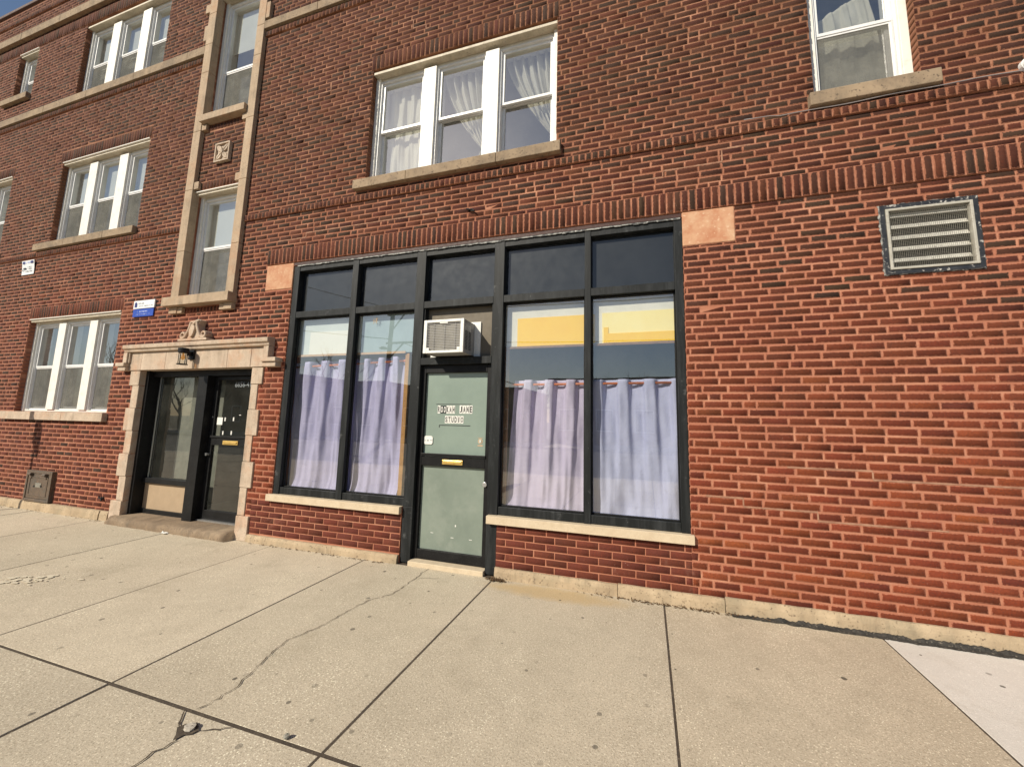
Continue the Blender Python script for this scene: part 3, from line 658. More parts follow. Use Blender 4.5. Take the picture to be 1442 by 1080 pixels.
# ---- rooms behind the wall
sh = MB()
sh.box(XL, XR, 9.0, 9.2, -.3, ZT); sh.box(XL, XL+.2, .30, 9.0, -.3, ZT); sh.box(XR-.2, XR, .30, 9.0, -.3, ZT)
sh.box(XL+.2, XR-.2, .30, 9.0, 9.9, 10.0)
sh.build('side_wall', 'redb', B)
MB().box(XL+.2, XR-.2, .30, 9.0, 10.0, 10.06).build('roof', 'roofm', B)
fl = MB(); fl.box(XL+.2, XR-.2, .30, 9.0, 3.75, 3.95); fl.box(XL+.2, XR-.2, .30, 9.0, 6.85, 7.05); fl.box(XL+.2, XR-.2, .30, 9.0, -.1, -.02)
for x in (-11.6, -7.6, -5.2, .95): fl.box(x-.06, x+.06, .30, 9.0, 3.95, 6.85); fl.box(x-.06, x+.06, .30, 9.0, 7.05, 9.9)
for x in (-11.6, -7.7): fl.box(x-.06, x+.06, .30, 9.0, -.02, 3.75)
for a, b in ((-11.54, -7.66), (-7.54, -5.26), (-5.14, .89), (1.01, XR-.2), (XL+.2, -11.66)): fl.box(a, b, 3.6, 3.7, 3.95, 6.85); fl.box(a, b, 3.6, 3.7, 7.05, 9.9)
fl.box(-11.54, -7.76, 3.6, 3.7, -.02, 3.75)
fl.build('room_partition', 'room', B)
si = MB(); si.box(-5.0, -4.9, .30, 5.2, -.02, 3.74); si.box(.75, .85, .30, 5.2, -.02, 3.74); si.box(-4.9, .75, 5.1, 5.2, -.02, 3.74)
sio = si.build('shop_room', 'room', B)
MB().box(-4.9, .75, .30, 5.1, 3.50, 3.56).build('shop_ceiling', 'wallw', sio)
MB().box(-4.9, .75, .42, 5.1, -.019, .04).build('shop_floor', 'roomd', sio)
ld = MB(); ld.box(-4.55, -2.66, .1035, .62, .56, .625); ld.box(-1.49, .36, .1035, .62, .56, .625); ld.build('display_ledge', 'wallc', sio)
# stair hall behind the entry
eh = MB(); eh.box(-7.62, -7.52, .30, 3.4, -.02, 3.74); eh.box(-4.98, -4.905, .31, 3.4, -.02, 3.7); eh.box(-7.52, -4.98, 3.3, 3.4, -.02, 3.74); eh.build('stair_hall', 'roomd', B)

# ---- shopfront
def shopfront(key, posts, room):
    x0, x1, z0, z1 = OP[key]
    f = MB(); yF, yB = .012, .102
    for a, b in posts: f.box(a, b, yF, yB, z0, z1)
    for (a, b), (c, d) in zip(posts, posts[1:]):
        f.box(b, c, yF+.006, yB, z1-.075, z1); f.box(b, c, yF+.004, yB, 2.885, 2.968); f.box(b, c, yF+.012, yB, z0, z0+.085)
    return f
pL = [(-4.56, -4.465), (-3.585, -3.495), (-2.635, -2.51)]
pR = [(-1.62, -1.50), (-.595, -.53), (.292, .37)]
for posts, key, sill, jn in ((pL, 'shopL', sills['shopL'], ()), (pR, 'shopR', sills['shopR'], ())):
    so_ = shopfront(key, posts, None).build('shop_window', 'black', B, .004)
    for (a, b), (c, d) in zip(posts, posts[1:]):
        z0 = OP[key][2]
        MB().quad((b-.01, .085, z0+.08), (c+.01, .085, z0+.08), (c+.01, .085, 2.89), (b-.01, .085, 2.89)).build('shop_pane', 'glass', so_)
        MB().quad((b-.01, .085, 2.96), (c+.01, .085, 2.96), (c+.01, .085, 3.54), (b-.01, .085, 3.54)).build('transom_pane', 'tglass', so_)
        MB().box(b-.008, c+.008, .090, .098, 2.962, 3.538).build('transom_backing', 'dark_inside', so_)  # board added to paint the dark interior above the transom bar
        bd = MB(); bd.ring(b, c, z0+.085, 2.885, .014, .060, .083); bd.build('glazing_bead', 'dblack', so_, .003)
    stone_run(sill, -.045, .03).build('shop_sill', 'cast', so_, .004)
# door bay between them
db = MB(); db.box(-2.51, -1.62, .016, .135, 2.885, 2.968); db.box(-2.51, -1.62, .010, .135, 2.205, 2.285)
db.box(-2.51, -2.492, .03, .135, 2.285, 2.885); db.box(-1.638, -1.62, .03, .135, 2.285, 2.885); MB().box(-2.51, -1.62, .018, .135, 3.535, 3.61).build('top_rail', 'black', B, .004)
MB().box(-2.635, -2.51, .012, .135, .012, .604).build('door_post', 'black', B, .004); MB().box(-1.62, -1.50, .012, .135, .012, .604).build('door_post', 'black', B, .004)
dbo = db.build('door_surround', 'black', B, .004)
MB().quad((-2.51, .085, 2.96), (-1.62, .085, 2.96), (-1.62, .085, 3.54), (-2.51, .085, 3.54)).build('transom_pane', 'tglass', dbo)
MB().box(-2.51, -1.62, .090, .098, 2.962, 3.538).build('transom_backing', 'dark_inside', dbo)
MB().box(-2.493, -1.637, .105, .13, 2.284, 2.886).build('infill_panel', 'taupe', dbo)
MB().box(-2.51, -1.62, -.03, .135, -.01, .048).build('door_threshold', 'cast', dbo, .006)
ds = MB(); ds.box(-2.508, -2.462, .062, .112, .052, 2.203); ds.box(-1.682, -1.622, .062, .112, .052, 2.203)
ds.box(-2.462, -1.682, .062, .112, 2.115, 2.203); ds.box(-2.462, -1.682, .062, .112, 1.06, 1.165); ds.box(-2.462, -1.682, .066, .112, .052, .155)
ds.box(-2.47, -1.67, .05, .062, 1.168, 1.20)
dso = ds.build('shop_door', 'dblack', B, .004)
MB().box(-2.463, -1.681, .095, .10, 1.16, 2.118).build('upper_door_panel', 'sage', dso)
MB().box(-2.463, -1.681, .095, .10, .15, 1.065).build('lower_door_panel', 'sageg', dso)
mb = MB(); mb.box(-2.19, -1.94, .050, .062, 1.085, 1.135); mb.box(-2.175, -1.955, .044, .050, 1.097, 1.126); mb.build('mail_slot', 'brass', dso, .003)
mb = MB(); mb.tube([(-1.652, .062, .905), (-1.652, .03, .905)], .010, 10); mb.tube([(-1.652, .035, .905), (-1.652, .008, .905)], .026, 14); mb.build('door_knob', 'steel', dso, .003)
mb = MB()
for x in (-2.30, -2.05, -1.83): mb.box(x-.017, x+.017, .0925, .0945, .30+.03*(x < -2.2), .305+.03*(x < -2.2))
mb.box(-2.02, -2.008, .0925, .0945, .42, .44)
mb.build('scuff', 'paper', dso)
# the stuck-on lettering: ROOKAH JANE / STUDIO, each letter on its own card
letters = []
def word(txt, x, z, step, h):
    for c in txt:
        if c != ' ':
            inv = c == 'o'
            MB().box(x-step*.44, x+step*.44, .0925, .0945, z-.006, z+h+.006).build('letter_card', 'ink' if inv else 'paper', dso)
            letters.append((c.upper(), x, z, h*.86, 'paper' if inv else 'ink', step*(.30 if c == 'I' else .62)))
        x += step
word('RooKAH', -2.285, 1.655, .0375, .078); word('JANE', -2.005, 1.657, .041, .080); word('STUDIO', -2.185, 1.545, .0395, .072)
def join_text(items, y, mat, name, parent):
    mb = MB()
    for c, x, z, h, m, wd in items:
        o = text_mesh(c, x, y, z+h*.08, h, mat, 'tmp', None, wd, bold=.035); me = o.data
        mb.add([tuple(v.co) for v in me.vertices], [tuple(p.vertices) for p in me.polygons]); bpy.data.objects.remove(o); bpy.data.meshes.remove(me)
    return mb.build(name, mat, parent)
join_text([l for l in letters if l[4] == 'ink'], .0915, 'ink', 'lettering', dso); join_text([l for l in letters if l[4] == 'paper'], .0915, 'paper', 'lettering', dso)
mb = MB(); mb.box(-2.325, -1.88, .0925, .0945, 1.752, 1.757); mb.box(-2.275, -1.885, .0925, .0945, 1.512, 1.519); mb.box(-2.275, -2.268, .0925, .0945, 1.49, 1.512); mb.build('tape_line', 'ink', dso)
mb = MB(); mb.prism([(-2.455, 1.31), (-2.44, 1.295), (-2.36, 1.295), (-2.345, 1.31), (-2.345, 1.375), (-2.36, 1.39), (-2.44, 1.39), (-2.455, 1.375)], .085, .0945); mb.build('white_sticker', 'paper', dso)
mb = MB(); mb.box(-2.445, -2.43, .083, .0845, 1.335, 1.342); mb.box(-2.415, -2.395, .083, .0845, 1.332, 1.347); mb.box(-2.378, -2.35, .083, .0845, 1.338, 1.346); mb.build('sticker_print', 'inkg', dso)
mb = MB(); mb.disc_y(-1.755, 1.35, .028, .0925, .0945, 16); mb.box(-1.785, -1.725, .0925, .0945, 1.297, 1.309); mb.box(-1.785, -1.725, .0925, .0945, 1.385, 1.389); mb.build('round_sticker', 'woodp', dso)
mb = MB(); mb.disc_y(-1.755, 1.35, .019, .0905, .0925, 14); mb.build('round_sticker_ring', 'sage', dso); mb = MB(); mb.box(-1.762, -1.748, .0885, .0905, 1.335, 1.365); mb.build('round_sticker_mark', 'paper', dso)

r = random.Random(31); mb = MB()
for i in range(26):      # star shaped chip in the glass
    a = r.uniform(0, 6.28); l = r.uniform(.02, .062); d0 = r.uniform(.004, .03); wq = r.uniform(.002, .005); ca, sa = math.cos(a), math.sin(a)
    cx_, cz_ = -3.24, 2.795; mb.add([(cx_+ca*d0-sa*wq, .0825+.00002*i, cz_+sa*d0+ca*wq), (cx_+ca*d0+sa*wq, .0825+.00002*i, cz_+sa*d0-ca*wq), (cx_+ca*l, .0825+.00002*i, cz_+sa*l)], [(0, 1, 2)])
mb.build('glass_chip', 'beige', B)
# ---- inside the shop windows
tf = thing('timber_frame', (-3.7, .2, .62), 'bare orange lumber frame with a cream board inside the left shop window', 'frame')
MB().box(-4.56, -2.79, .104, .112, 2.37, 2.398).build('rail', 'woodp', tf, .002)
MB().box(-2.80, -2.745, .125, .165, .63, 2.37).build('stud', 'wood', tf, .002)
MB().box(-4.9, -3.505, .122, .136, 2.385, 2.875).build('backing_board', 'wallb', tf)
MB().box(-3.47, -2.53, .122, .136, 2.385, 2.875).build('sky_tint_board', 'wallsky', tf)  # added board, its colour carries this pane's sky reflection
MB().box(-4.29, -3.51, .114, .121, 2.40, 2.70).build('white_board', 'wallw', tf)
MB().box(-3.503, -3.472, .106, .124, 2.40, 2.87).build('batten', 'wallw', tf)
tf2 = thing('timber_frame', (-.6, .2, .62), 'brown lumber frame with yellow painted boards inside the right shop window', 'frame')
MB().box(-1.505, .5, .104, .112, 2.372, 2.397).build('rail', 'woodd', tf2, .002)
MB().box(-1.50, -1.45, .106, .128, .63, 2.372).build('stud', 'woodd', tf2, .002)
MB().box(-1.57, .50, .122, .136, 2.385, 2.875).build('backing_board', 'wallc', tf2)
MB().box(-1.36, -.50, .114, .121, 2.399, 2.715).build('yellow_board', 'yellow', tf2)
MB().box(-.425, .45, .114, .121, 2.399, 2.72).build('yellow_board_reflection', 'yellow_refl', tf2)  # yellow board, the pale tone is a painted reflection
mb = MB(); mb.box(-.41, .44, .108, .1135, 2.40, 2.498); mb.box(-.41, -.36, .108, .1135, 2.498, 2.565); mb.build('yellow_strip', 'yellow', tf2)

def rod(x0, x1, y, z0, z1, label):
    t = thing('curtain_rod', ((x0+x1)/2, y, (z0+z1)/2), label, 'curtain rod', 'copper curtain rods')
    MB().tube([(x0, y, z0), (x1, y, z1)], .0125, 12).build('pole', 'copper', t, 0, True)
    mb = MB()
    for x, z in ((x0, z0), (x1, z1)): mb.lathe([(.001, -.02), (.02, -.012), (.022, 0), (.02, .012), (.001, .02)], (x, y, z), 12)
    mb.build('finial', 'copper', t, 0, True)
rod(-4.555, -2.83, .172, 2.243, 2.286, 'copper curtain rod behind the left shop window, its ends tilting')
rod(-1.49, .36, .172, 1.978, 1.988, 'copper curtain rod behind the right shop window beside the shop door')

def curtain(name, x0t, x1t, x0b, x1b, ztL, ztR, zb, waves, mat, label, amp=.036, y=.172, seed=0, hook=0., puddle=.06, cat='curtain', group='lavender shop curtains', y_out=.11):
    r = random.Random(seed); nx, nz = 150, 46
    a = [r.uniform(.6, 1.3) for _ in range(40)]; ph = r.uniform(0, 6.28); drift = [r.uniform(-1, 1) for _ in range(6)]
    mb = MB(); vs = []
    for j in range(nz+1):
        t = j/nz
        for i in range(nx+1):
            u = i/nx
            zt = ztL+(ztR-ztL)*u; z = zt+(zb-zt)*t
            xa = x0t+(x1t-x0t)*u; xb = x0b+(x1b-x0b)*u
            s = t*t*(3-2*t)
            x = xa+(xb-xa)*(t**.8)
            k = waves*2*math.pi
            w0 = math.tanh(2.6*(math.sin(k*u+ph)+.12))
            u2 = u+.035*math.sin(3.1*t+drift[0]*3)*math.sin(2.2*math.pi*u+drift[1])*t
            w1 = math.sin(k*.42*u2+ph*1.3+drift[2])*.75+.26*math.sin(k*.9*u2+drift[3]*3+1.2*t)+.20*(abs(math.sin(k*.8*u2+drift[4]*3+.8*t))-.5)+.10*math.sin(k*3.1*u2+drift[5])
            yy = y+amp*(w0*(1-s)+w1*s*1.15)
            # weight of the cloth resting on the ledge
            if t > .86:
                q = (t-.86)/.14; yy -= puddle*q*q*(.6+.5*math.sin(k*.5*u+drift[5]*4)); z += .03*q*q*math.sin(k*.7*u+ph)+.012*q*math.sin(k*2.1*u)
            yy += .006*math.sin(23*u+9*t+ph)+.004*math.sin(41*u-17*t)
            yy = max(y_out+.005, yy)
            x += .010*math.sin(k*1.1*u+4*t)*t
            vs.append((x, yy, z))
    fs = [(j*(nx+1)+i, j*(nx+1)+i+1, (j+1)*(nx+1)+i+1, (j+1)*(nx+1)+i) for j in range(nz) for i in range(nx)]
    mb.add(vs, fs); o = mb.build(name, mat, None, 0, True)
    sd = o.modifiers.new('thick', 'SOLIDIFY'); sd.thickness = .0015; sd.offset = 1
    return tag(o, label, cat, group)
curtain('curtain', -4.545, -3.53, -4.55, -3.58, 2.30, 2.33, .64, 3.6, 'lav', 'lavender curtain in the leftmost shop window pane', seed=3)
curtain('curtain', -3.56, -2.84, -3.64, -2.82, 2.315, 2.345, .64, 3.4, 'lav', 'lavender curtain beside the orange stud, left of the shop door', seed=5)
curtain('curtain', -1.40, -.575, -1.475, -.59, 2.028, 2.028, .63, 3.5, 'lavw', 'pinkish lavender curtain in the pane just right of the shop door', seed=9, amp=.038)
curtain('curtain', -.57, .285, -.575, .325, 2.022, 2.028, .63, 3.3, 'lavb', 'bluish lavender curtain in the rightmost shop window pane', seed=12, amp=.036)

# ---- curtains of the upper windows
def tied(x_top0, x_top1, xt, zt, ztop, zbot, xb0, xb1, label, y=.285, seed=1, mat='sheer'):
    nx, nz = 90, 50; vs = []; r = random.Random(seed); ph = r.uniform(0, 6)
    for j in range(nz+1):
        t = j/nz; z = ztop+(zbot-ztop)*t; tt = (ztop-zt)/(ztop-zbot)
        if t < tt:
            q = (t/tt)**1.5; c0 = x_top0+(xt-.04-x_top0)*q; c1 = x_top1+(xt+.04-x_top1)*q
        else:
            q = ((t-tt)/(1-tt))**.8; c0 = xt-.04+(xb0-xt+.04)*q; c1 = xt+.04+(xb1-xt-.04)*q
        am = .035*min(1, (c1-c0)/.35)+.006
        for i in range(nx+1):
            u = i/nx; vs.append((c0+(c1-c0)*u, y+am*math.sin(u*2*math.pi*7+ph)+.4*am*math.sin(u*2*math.pi*12.3), z))
    mb = MB(); mb.add(vs, [(j*(nx+1)+i, j*(nx+1)+i+1, (j+1)*(nx+1)+i+1, (j+1)*(nx+1)+i) for j in range(nz) for i in range(nx)])
    o = mb.build('tied_curtain', mat, None, 0, True); return tag(o, label, 'curtain', 'cream upstairs curtains')
a, b = wcl[0]; curtain('window_curtain', a-.05, b+.03, a-.05, b+.03, 6.2, 6.2, 4.6, 5, 'sheer', 'cream curtain filling the left light of the large upstairs window', amp=.025, y=.27, seed=21, group='cream upstairs curtains', puddle=.0, y_out=.235)
a, b = wcl[1]; tied(a-.02, b+.06, b-.06, 5.02, 6.2, 4.62, b-.26, b+.1, 'cream tied curtain in the middle light of the large upstairs window', seed=4)
a, b = wcl[2]; tied(a+.02, b+.06, b+.0, 4.98, 6.2, 4.62, b-.06, b+.1, 'cream tied curtain in the right light of the large upstairs window', seed=6)
a, b = wrl[0]; curtain('window_curtain', a-.03, b-.1, a+.0, b+.02, 5.62, 5.92, 4.6, 4.5, 'sheer', 'cream curtain behind the grey insect screen of the single window at upper right', amp=.012, y=.29, seed=23, group='cream upstairs curtains', puddle=.0, y_out=.235)

# ---- entry
en = MB()
for z0, z1, wide in ((.0, .298, 2), (.302, .648, 0), (.652, .978, 1), (.982, 1.318, 0), (1.322, 1.658, 1), (1.662, 1.998, 0), (2.002, 2.227, 1)):
    xo = (-7.535, -7.60, -7.63)[wide]; xr = (-4.975, -4.90, -4.885)[wide]; yf = (-.012, -.020, -.024)[wide]
    en.box(xo, -7.382, yf, .20, z0-.05*(z0 == 0), z1); en.box(-5.098, xr, yf, .20, z0-.05*(z0 == 0), z1)
xs = [-7.62, -7.36, -6.82, -6.2, -5.56, -5.12, -4.90]
for a, b in zip(xs, xs[1:]): en.box(a+.0015, b-.0015, -.036+random.uniform(-.002, .002), .20, 2.231, 2.50)
eno = en.build('entrance_surround', 'lime', B, .007)
hm = MB()
pf = [(-.035, 2.503), (-.075, 2.512), (-.080, 2.545), (-.105, 2.560), (-.108, 2.615), (-.02, 2.628)]
vs = []
for x in (-7.715, -4.765): vs += [(x, y, z) for y, z in pf]+[(x, .03, 2.628), (x, .03, 2.503)]
n = 8; hm.add(vs, [tuple(range(n-1, -1, -1)), tuple(range(n, 2*n))]+[(i, (i+1) % n, (i+1) % n+n, i+n) for i in range(n)])
hm.box(-7.715, -7.625, -.080, .03, 2.345, 2.503); hm.box(-7.625, -7.60, -.06, .03, 2.345, 2.503); hm.box(-4.855, -4.765, -.080, .03, 2.345, 2.503); hm.box(-4.88, -4.855, -.06, .03, 2.345, 2.503)
hm.box(-7.83, -7.628, -.105, .03, 2.29, 2.345); hm.box(-7.81, -7.628, -.080, .03, 2.225, 2.29); hm.box(-4.86, -4.60, -.105, .03, 2.29, 2.345); hm.box(-4.86, -4.62, -.080, .03, 2.225, 2.29)
hm.build('hood_mould', 'lime', eno, .007)
cr = MB(); cx = -6.215
cr.box(cx-.295, cx+.295, -.10, .02, 2.63, 2.662)
body = [(-.17, 2.662), (.17, 2.662), (.135, 2.72), (.095, 2.80), (.085, 2.86), (.115, 2.925), (.06, 2.945), (-.02, 2.925), (-.085, 2.925), (-.105, 2.915), (-.085, 2.84), (-.095, 2.76), (-.135, 2.70)]
cr.prism([(cx+x, z) for x, z in body], -.085, .02)
for sgn in (-1, 1):
    pts = []
    for i in range(22):
        t = i/21; ang = math.radians(-100+t*440); rad = .052*(1-.62*t); pts.append((cx+sgn*(.205+rad*math.cos(ang)), -.085, 2.715+rad*math.sin(ang)))
    pre = [(cx+sgn*q, -.09, z) for q, z in ((.06, 2.90), (.075, 2.83), (.105, 2.76), (.145, 2.69))]
    cr.tube(pre+pts, [.022]*4+[.020-.008*i/21 for i in range(22)], 8)
    cr.disc_y(cx+sgn*.205, 2.715, .055, -.072, .02, 16)
cr.tube([(cx-.07, -.09, 2.76), (cx-.02, -.098, 2.85), (cx+.05, -.098, 2.90), (cx+.10, -.092, 2.92)], [.012, .02, .018, .012], 8)
ov = [(.055*math.cos(t)*(1 if math.sin(t) > 0 else .8), 2.765+.09*math.sin(t)) for t in [2*math.pi*i/20 for i in range(20)]]
cr.prism([(cx-.005+x+.18*(z-2.765), z) for x, z in ov], -.115, -.085)
cr.build('scroll_crest', 'lime', eno, .008)
st = MB(); vs = []; n = 26
for i in range(n+1):
    x = -7.46+(2.36)*i/n; e = random.gauss(0, .004); k = 1-.35*(i in (0, n))
    vs += [(x, -.135+e, -.04), (x, -.14+e, .045*k), (x, -.12+e, .082*k), (x, -.08, .100), (x, .36, .108)]
st.add(vs, [(i*5+q, (i+1)*5+q, (i+1)*5+q+1, i*5+q+1) for i in range(n) for q in range(4)]+[(0, 1, 2, 3, 4), tuple(n*5+q for q in (4, 3, 2, 1, 0))])
st.build('door_step', 'step', B, 0, True)
ef = MB(); Y0, Y1 = .175, .29
ef.box(-7.385, -7.32, .06, Y1, .10, 2.23); ef.box(-5.16, -5.095, .12, Y1, .10, 2.23); ef.box(-7.32, -5.16, .12, Y1, 2.145, 2.23)
ef.box(-6.275, -6.085, .09, Y1, .10, 2.145)
ef.box(-7.32, -6.275, Y0, Y1, .10, .165); ef.box(-7.32, -6.275, Y0-.015, Y1, .545, .62)
efo = ef.build('entry_frame', 'dblack', B, .004)
MB().quad((-7.32, .21, .61), (-6.27, .21, .61), (-6.27, .21, 2.15), (-7.32, .21, 2.15)).build('side_pane', 'dglass', efo)
MB().box(-7.321, -6.274, .20, .235, .16, .55).build('beige_panel', 'beige', efo)
MB().box(-7.28, -7.27, .19, .205, .62, 2.145).build('glazing_bead', 'steel', efo)
MB().box(-7.12, -6.20, .42, .43, .30, 2.3).build('hall_blind', 'acs', efo)
ed = MB(); ed.box(-6.083, -6.0, .19, .235, .125, 2.14); ed.box(-5.265, -5.163, .19, .235, .125, 2.14); ed.box(-6.0, -5.265, .19, .235, 2.09, 2.14); ed.box(-6.0, -5.265, .18, .235, 1.15, 1.26); ed.box(-6.0, -5.265, .19, .235, .125, .25); ed.box(-6.02, -5.20, .165, .18, 1.255, 1.285)
edo = ed.build('entry_door', 'dblack', B, .004)
MB().quad((-6.0, .215, .25), (-5.265, .215, .25), (-5.265, .215, 1.15), (-6.0, .215, 1.15)).build('door_pane', 'dglass', edo)
MB().quad((-6.0, .215, 1.26), (-5.265, .215, 1.26), (-5.265, .215, 2.09), (-6.0, .215, 2.09)).build('door_pane', 'dglass', edo)
mb = MB(); mb.box(-5.76, -5.47, .168, .18, 1.165, 1.222); mb.box(-5.74, -5.49, .160, .168, 1.18, 1.21); mb.build('mail_slot', 'brass', edo, .003)
MB().box(-5.975, -5.868, .209, .2135, 1.44, 1.545).build('door_notice', 'paper', edo)
mb = MB()
for x, z in ((-5.82, 1.52), (-5.655, 1.525), (-5.835, 1.325), (-5.67, 1.33)): mb.box(x-.011, x+.011, .209, .2135, z-.026, z+.026)
mb.box(-5.555, -5.52, .209, .2135, 1.58, 1.588); mb.build('tape_tab', 'paper', edo)
text_mesh('6656-41', -5.55, .212, 1.985, .075, 'inkg', 'house_number', edo, .30)
mb = MB(); mb.tube([(-6.04, .19, 1.02), (-6.04, .15, 1.02)], .02, 12); mb.tube([(-6.04, .19, 1.55), (-6.04, .185, 1.55)], .014, 12); mb.build('door_lock', 'steel', edo)
MB().box(-6.08, -5.17, .15, .24, .106, .124).build('sill_strip', 'steel', edo)

# ---- things fixed to the wall
ac = thing('air_conditioner', (-2.1, .0, 2.3), 'white window air conditioner jutting from the panel over the shop door', 'air conditioner')
ax0, ax1, az0, az1, ay = -2.356, -1.866, 2.300, 2.672, -.195
mb = MB(); mb.ring(ax0, ax1, az0, az1, .04, ay, ay+.02, wb=.028, wt=.03); mb.box(ax0+.04, ax0+.075, ay+.0005, ay+.02, az0+.028, az0+.06); mb.box(ax1-.075, ax1-.04, ay+.0005, ay+.02, az0+.028, az0+.06)
mb.box(-2.16, -2.06, ay+.0005, ay+.02, az1-.045, az1-.03); mb.build('front_rim', 'acw', ac, .004)
mb = MB(); mb.box(ax0+.006, ax1-.006, ay+.02, .104, az1-.012, az1-.002); mb.box(ax0+.006, ax1-.006, ay+.02, .104, az0+.002, az0+.014); mb.box(ax0+.004, ax0+.012, ay+.02, .104, az0+.014, az1-.012)
mb.box(ax1-.014, ax1-.008, ay+.02, .104, az0+.014, az1-.012)
mb.build('casing', 'acs', ac, .002)
mb = MB()
for r_ in range(13):
    for c_ in range(2):
        y0 = ay+.055+c_*.085; z = az0+.05+r_*.016
        mb.box(ax1-.008, ax1-.0062, y0, y0+.060, z, z+.007)
mb.build('side_slot', 'dark', ac)
mb = MB()
for r_ in range(5): mb.box(ax1-.008, ax1-.0058, ay+.05+.03*r_, ay+.068+.03*r_, az1-.115+.006*(r_ % 2), az1-.05)
mb.build('side_vent', 'louv', ac)
MB().box(ax0+.012, ax1-.014, ay+.03, ay+.05, az0+.014, az1-.012).build('condenser', 'acg', ac)
mb = MB()
for i in range(17): z = az0+.04+i*.0182; mb.box(ax0+.04, ax1-.04, ay+.012, ay+.0165, z, z+.007)
for x in (-2.24, -2.11, -1.98): mb.box(x, x+.005, ay+.0165, ay+.022, az0+.028, az1-.03)
mb.build('rear_grille', 'acs', ac)
mb = MB(); mb.box(-2.43, ax0+.003, .088, .1045, 2.303, 2.70); mb.box(ax1-.007, -1.795, .088, .1045, 2.29, 2.70); mb.box(ax0+.003, ax1-.007, .088, .1045, az1-.001, 2.70); mb.build('side_flange', 'acw', ac, .002)

wl = thing('wall_lantern', (-6.30, -.037, 2.4), 'small black lantern on the limestone lintel above the entry door', 'wall lamp')
mb = MB(); mb.box(-6.305, -6.195, -.062, -.037, 2.36, 2.50); mb.box(-6.275, -6.225, -.10, -.062, 2.41, 2.47); mb.build('back_plate', 'dblack', wl, .006)
lx, ly = -6.25, -.155
mb = MB(); mb.lathe([(.030, .10), (.058, .098), (.062, .09), (.062, .035), (.056, .03)], (lx, ly, 2.41), 20); mb.build('lamp_cap', 'dblack', wl)
mb = MB()
for a in range(4): x = lx+.052*math.cos(a*math.pi/2+.5); y = ly+.052*math.sin(a*math.pi/2+.5); mb.tube([(x, y, 2.282), (x, y, 2.442)], .0055, 6)
mb.lathe([(.05, 0), (.062, .001), (.062, .012), (.05, .013)], (lx, ly, 2.272), 20); mb.build('lamp_cage', 'dblack', wl)
mb = MB(); mb.lathe([(.044, 0), (.044, .155)], (lx, ly, 2.286), 20); mb.build('lamp_glass', 'lampglass', wl, 0, True)
mb = MB(); mb.lathe([(.004, 0), (.02, .015), (.024, .035), (.018, .06), (.011, .08), (.011, .10)], (lx, ly, 2.34), 14); mb.build('bulb', 'bulb', wl, 0, True)

sg = thing('notice_sign', (-7.52, -.01, 3.08), 'white and blue management sign on the brick beside the lower left window', 'sign')
MB().box(-7.765, -7.275, -.022, -.004, 3.215, 3.345).build('white_plate', 'signw', sg, .002)
MB().box(-7.765, -7.285, -.018, -.004, 3.085, 3.207).build('blue_plate', 'signb', sg, .002)
mb = MB(); mb.box(-7.735, -7.675, -.0235, -.022, 3.238, 3.285); mb.prism([(-7.735, 3.285), (-7.675, 3.285), (-7.685, 3.31), (-7.70, 3.32), (-7.73, 3.318)], -.0235, -.022); mb.build('logo', 'navy', sg)
mb = MB(); r = random.Random(5)
def squiggle(mb, x0, x1, z, h, y, r):
    x = x0
    while x < x1:
        wd = r.uniform(.3, .8)*h; k = r.random()
        if k > .15:
            mb.box(x, x+wd*.3, y, y+.001, z, z+h*r.uniform(.7, 1))
            if k > .4: mb.box(x+wd*.3, x+wd, y, y+.001, z+h*r.choice((0, .4, .7)), z+h*r.choice((0, .4, .7))*.0+z*0+h*.0+h*.22+h*0 if False else z+h*.22+h*.0 if False else z+h*.95)
        x += wd+.3*h
squiggle(mb, -7.65, -7.52, 3.285, .022, -.0235, r); squiggle(mb, -7.65, -7.32, 3.245, .016, -.0235, r); mb.build('print', 'inkg', sg)
mb = MB(); squiggle(mb, -7.66, -7.42, 3.150, .028, -.0195, r); squiggle(mb, -7.68, -7.36, 3.115, .014, -.0195, r); mb.build('print', 'signlb', sg)
wg = thing('security_notice', (-10.97, -.01, 4.10), 'small white notice with a camera pictogram high on the brick wall at far left', 'sign')
mb = MB(); n = 8; vs = []
for i in range(n+1):
    t = i/n; z = 4.095+.265*t; y = -.012-.022*t*t; vs += [(-11.165, y, z), (-10.775, y, z), (-10.775, y+.004, z), (-11.165, y+.004, z)]
mb.add(vs, [(i*4+a, i*4+(a+1) % 4, i*4+4+(a+1) % 4, i*4+4+a) for i in range(n) for a in range(4)]+[(3, 2, 1, 0), (n*4, n*4+1, n*4+2, n*4+3)]); mb.build('plate', 'signw', wg)
MB().box(-11.13, -11.07, -.0335, -.0325, 4.30, 4.345).build('blue_print', 'navy', wg); mb = MB(); mb.box(-10.88, -10.80, -.0335, -.0325, 4.30, 4.345); mb.build('blue_print', 'navy', wg)
mb = MB(); squiggle(mb, -11.06, -10.89, 4.305, .03, -.033, r); mb.build('title_print', 'signlb', wg)
mb = MB(); mb.box(-11.10, -11.02, -.025, -.024, 4.195, 4.225); mb.box(-11.12, -11.10, -.025, -.024, 4.165, 4.195); squiggle(mb, -10.97, -10.84, 4.225, .02, -.027, r); squiggle(mb, -10.97, -10.84, 4.19, .018, -.025, r); squiggle(mb, -11.04, -10.82, 4.145, .018, -.021, r); mb.build('black_print', 'ink', wg)

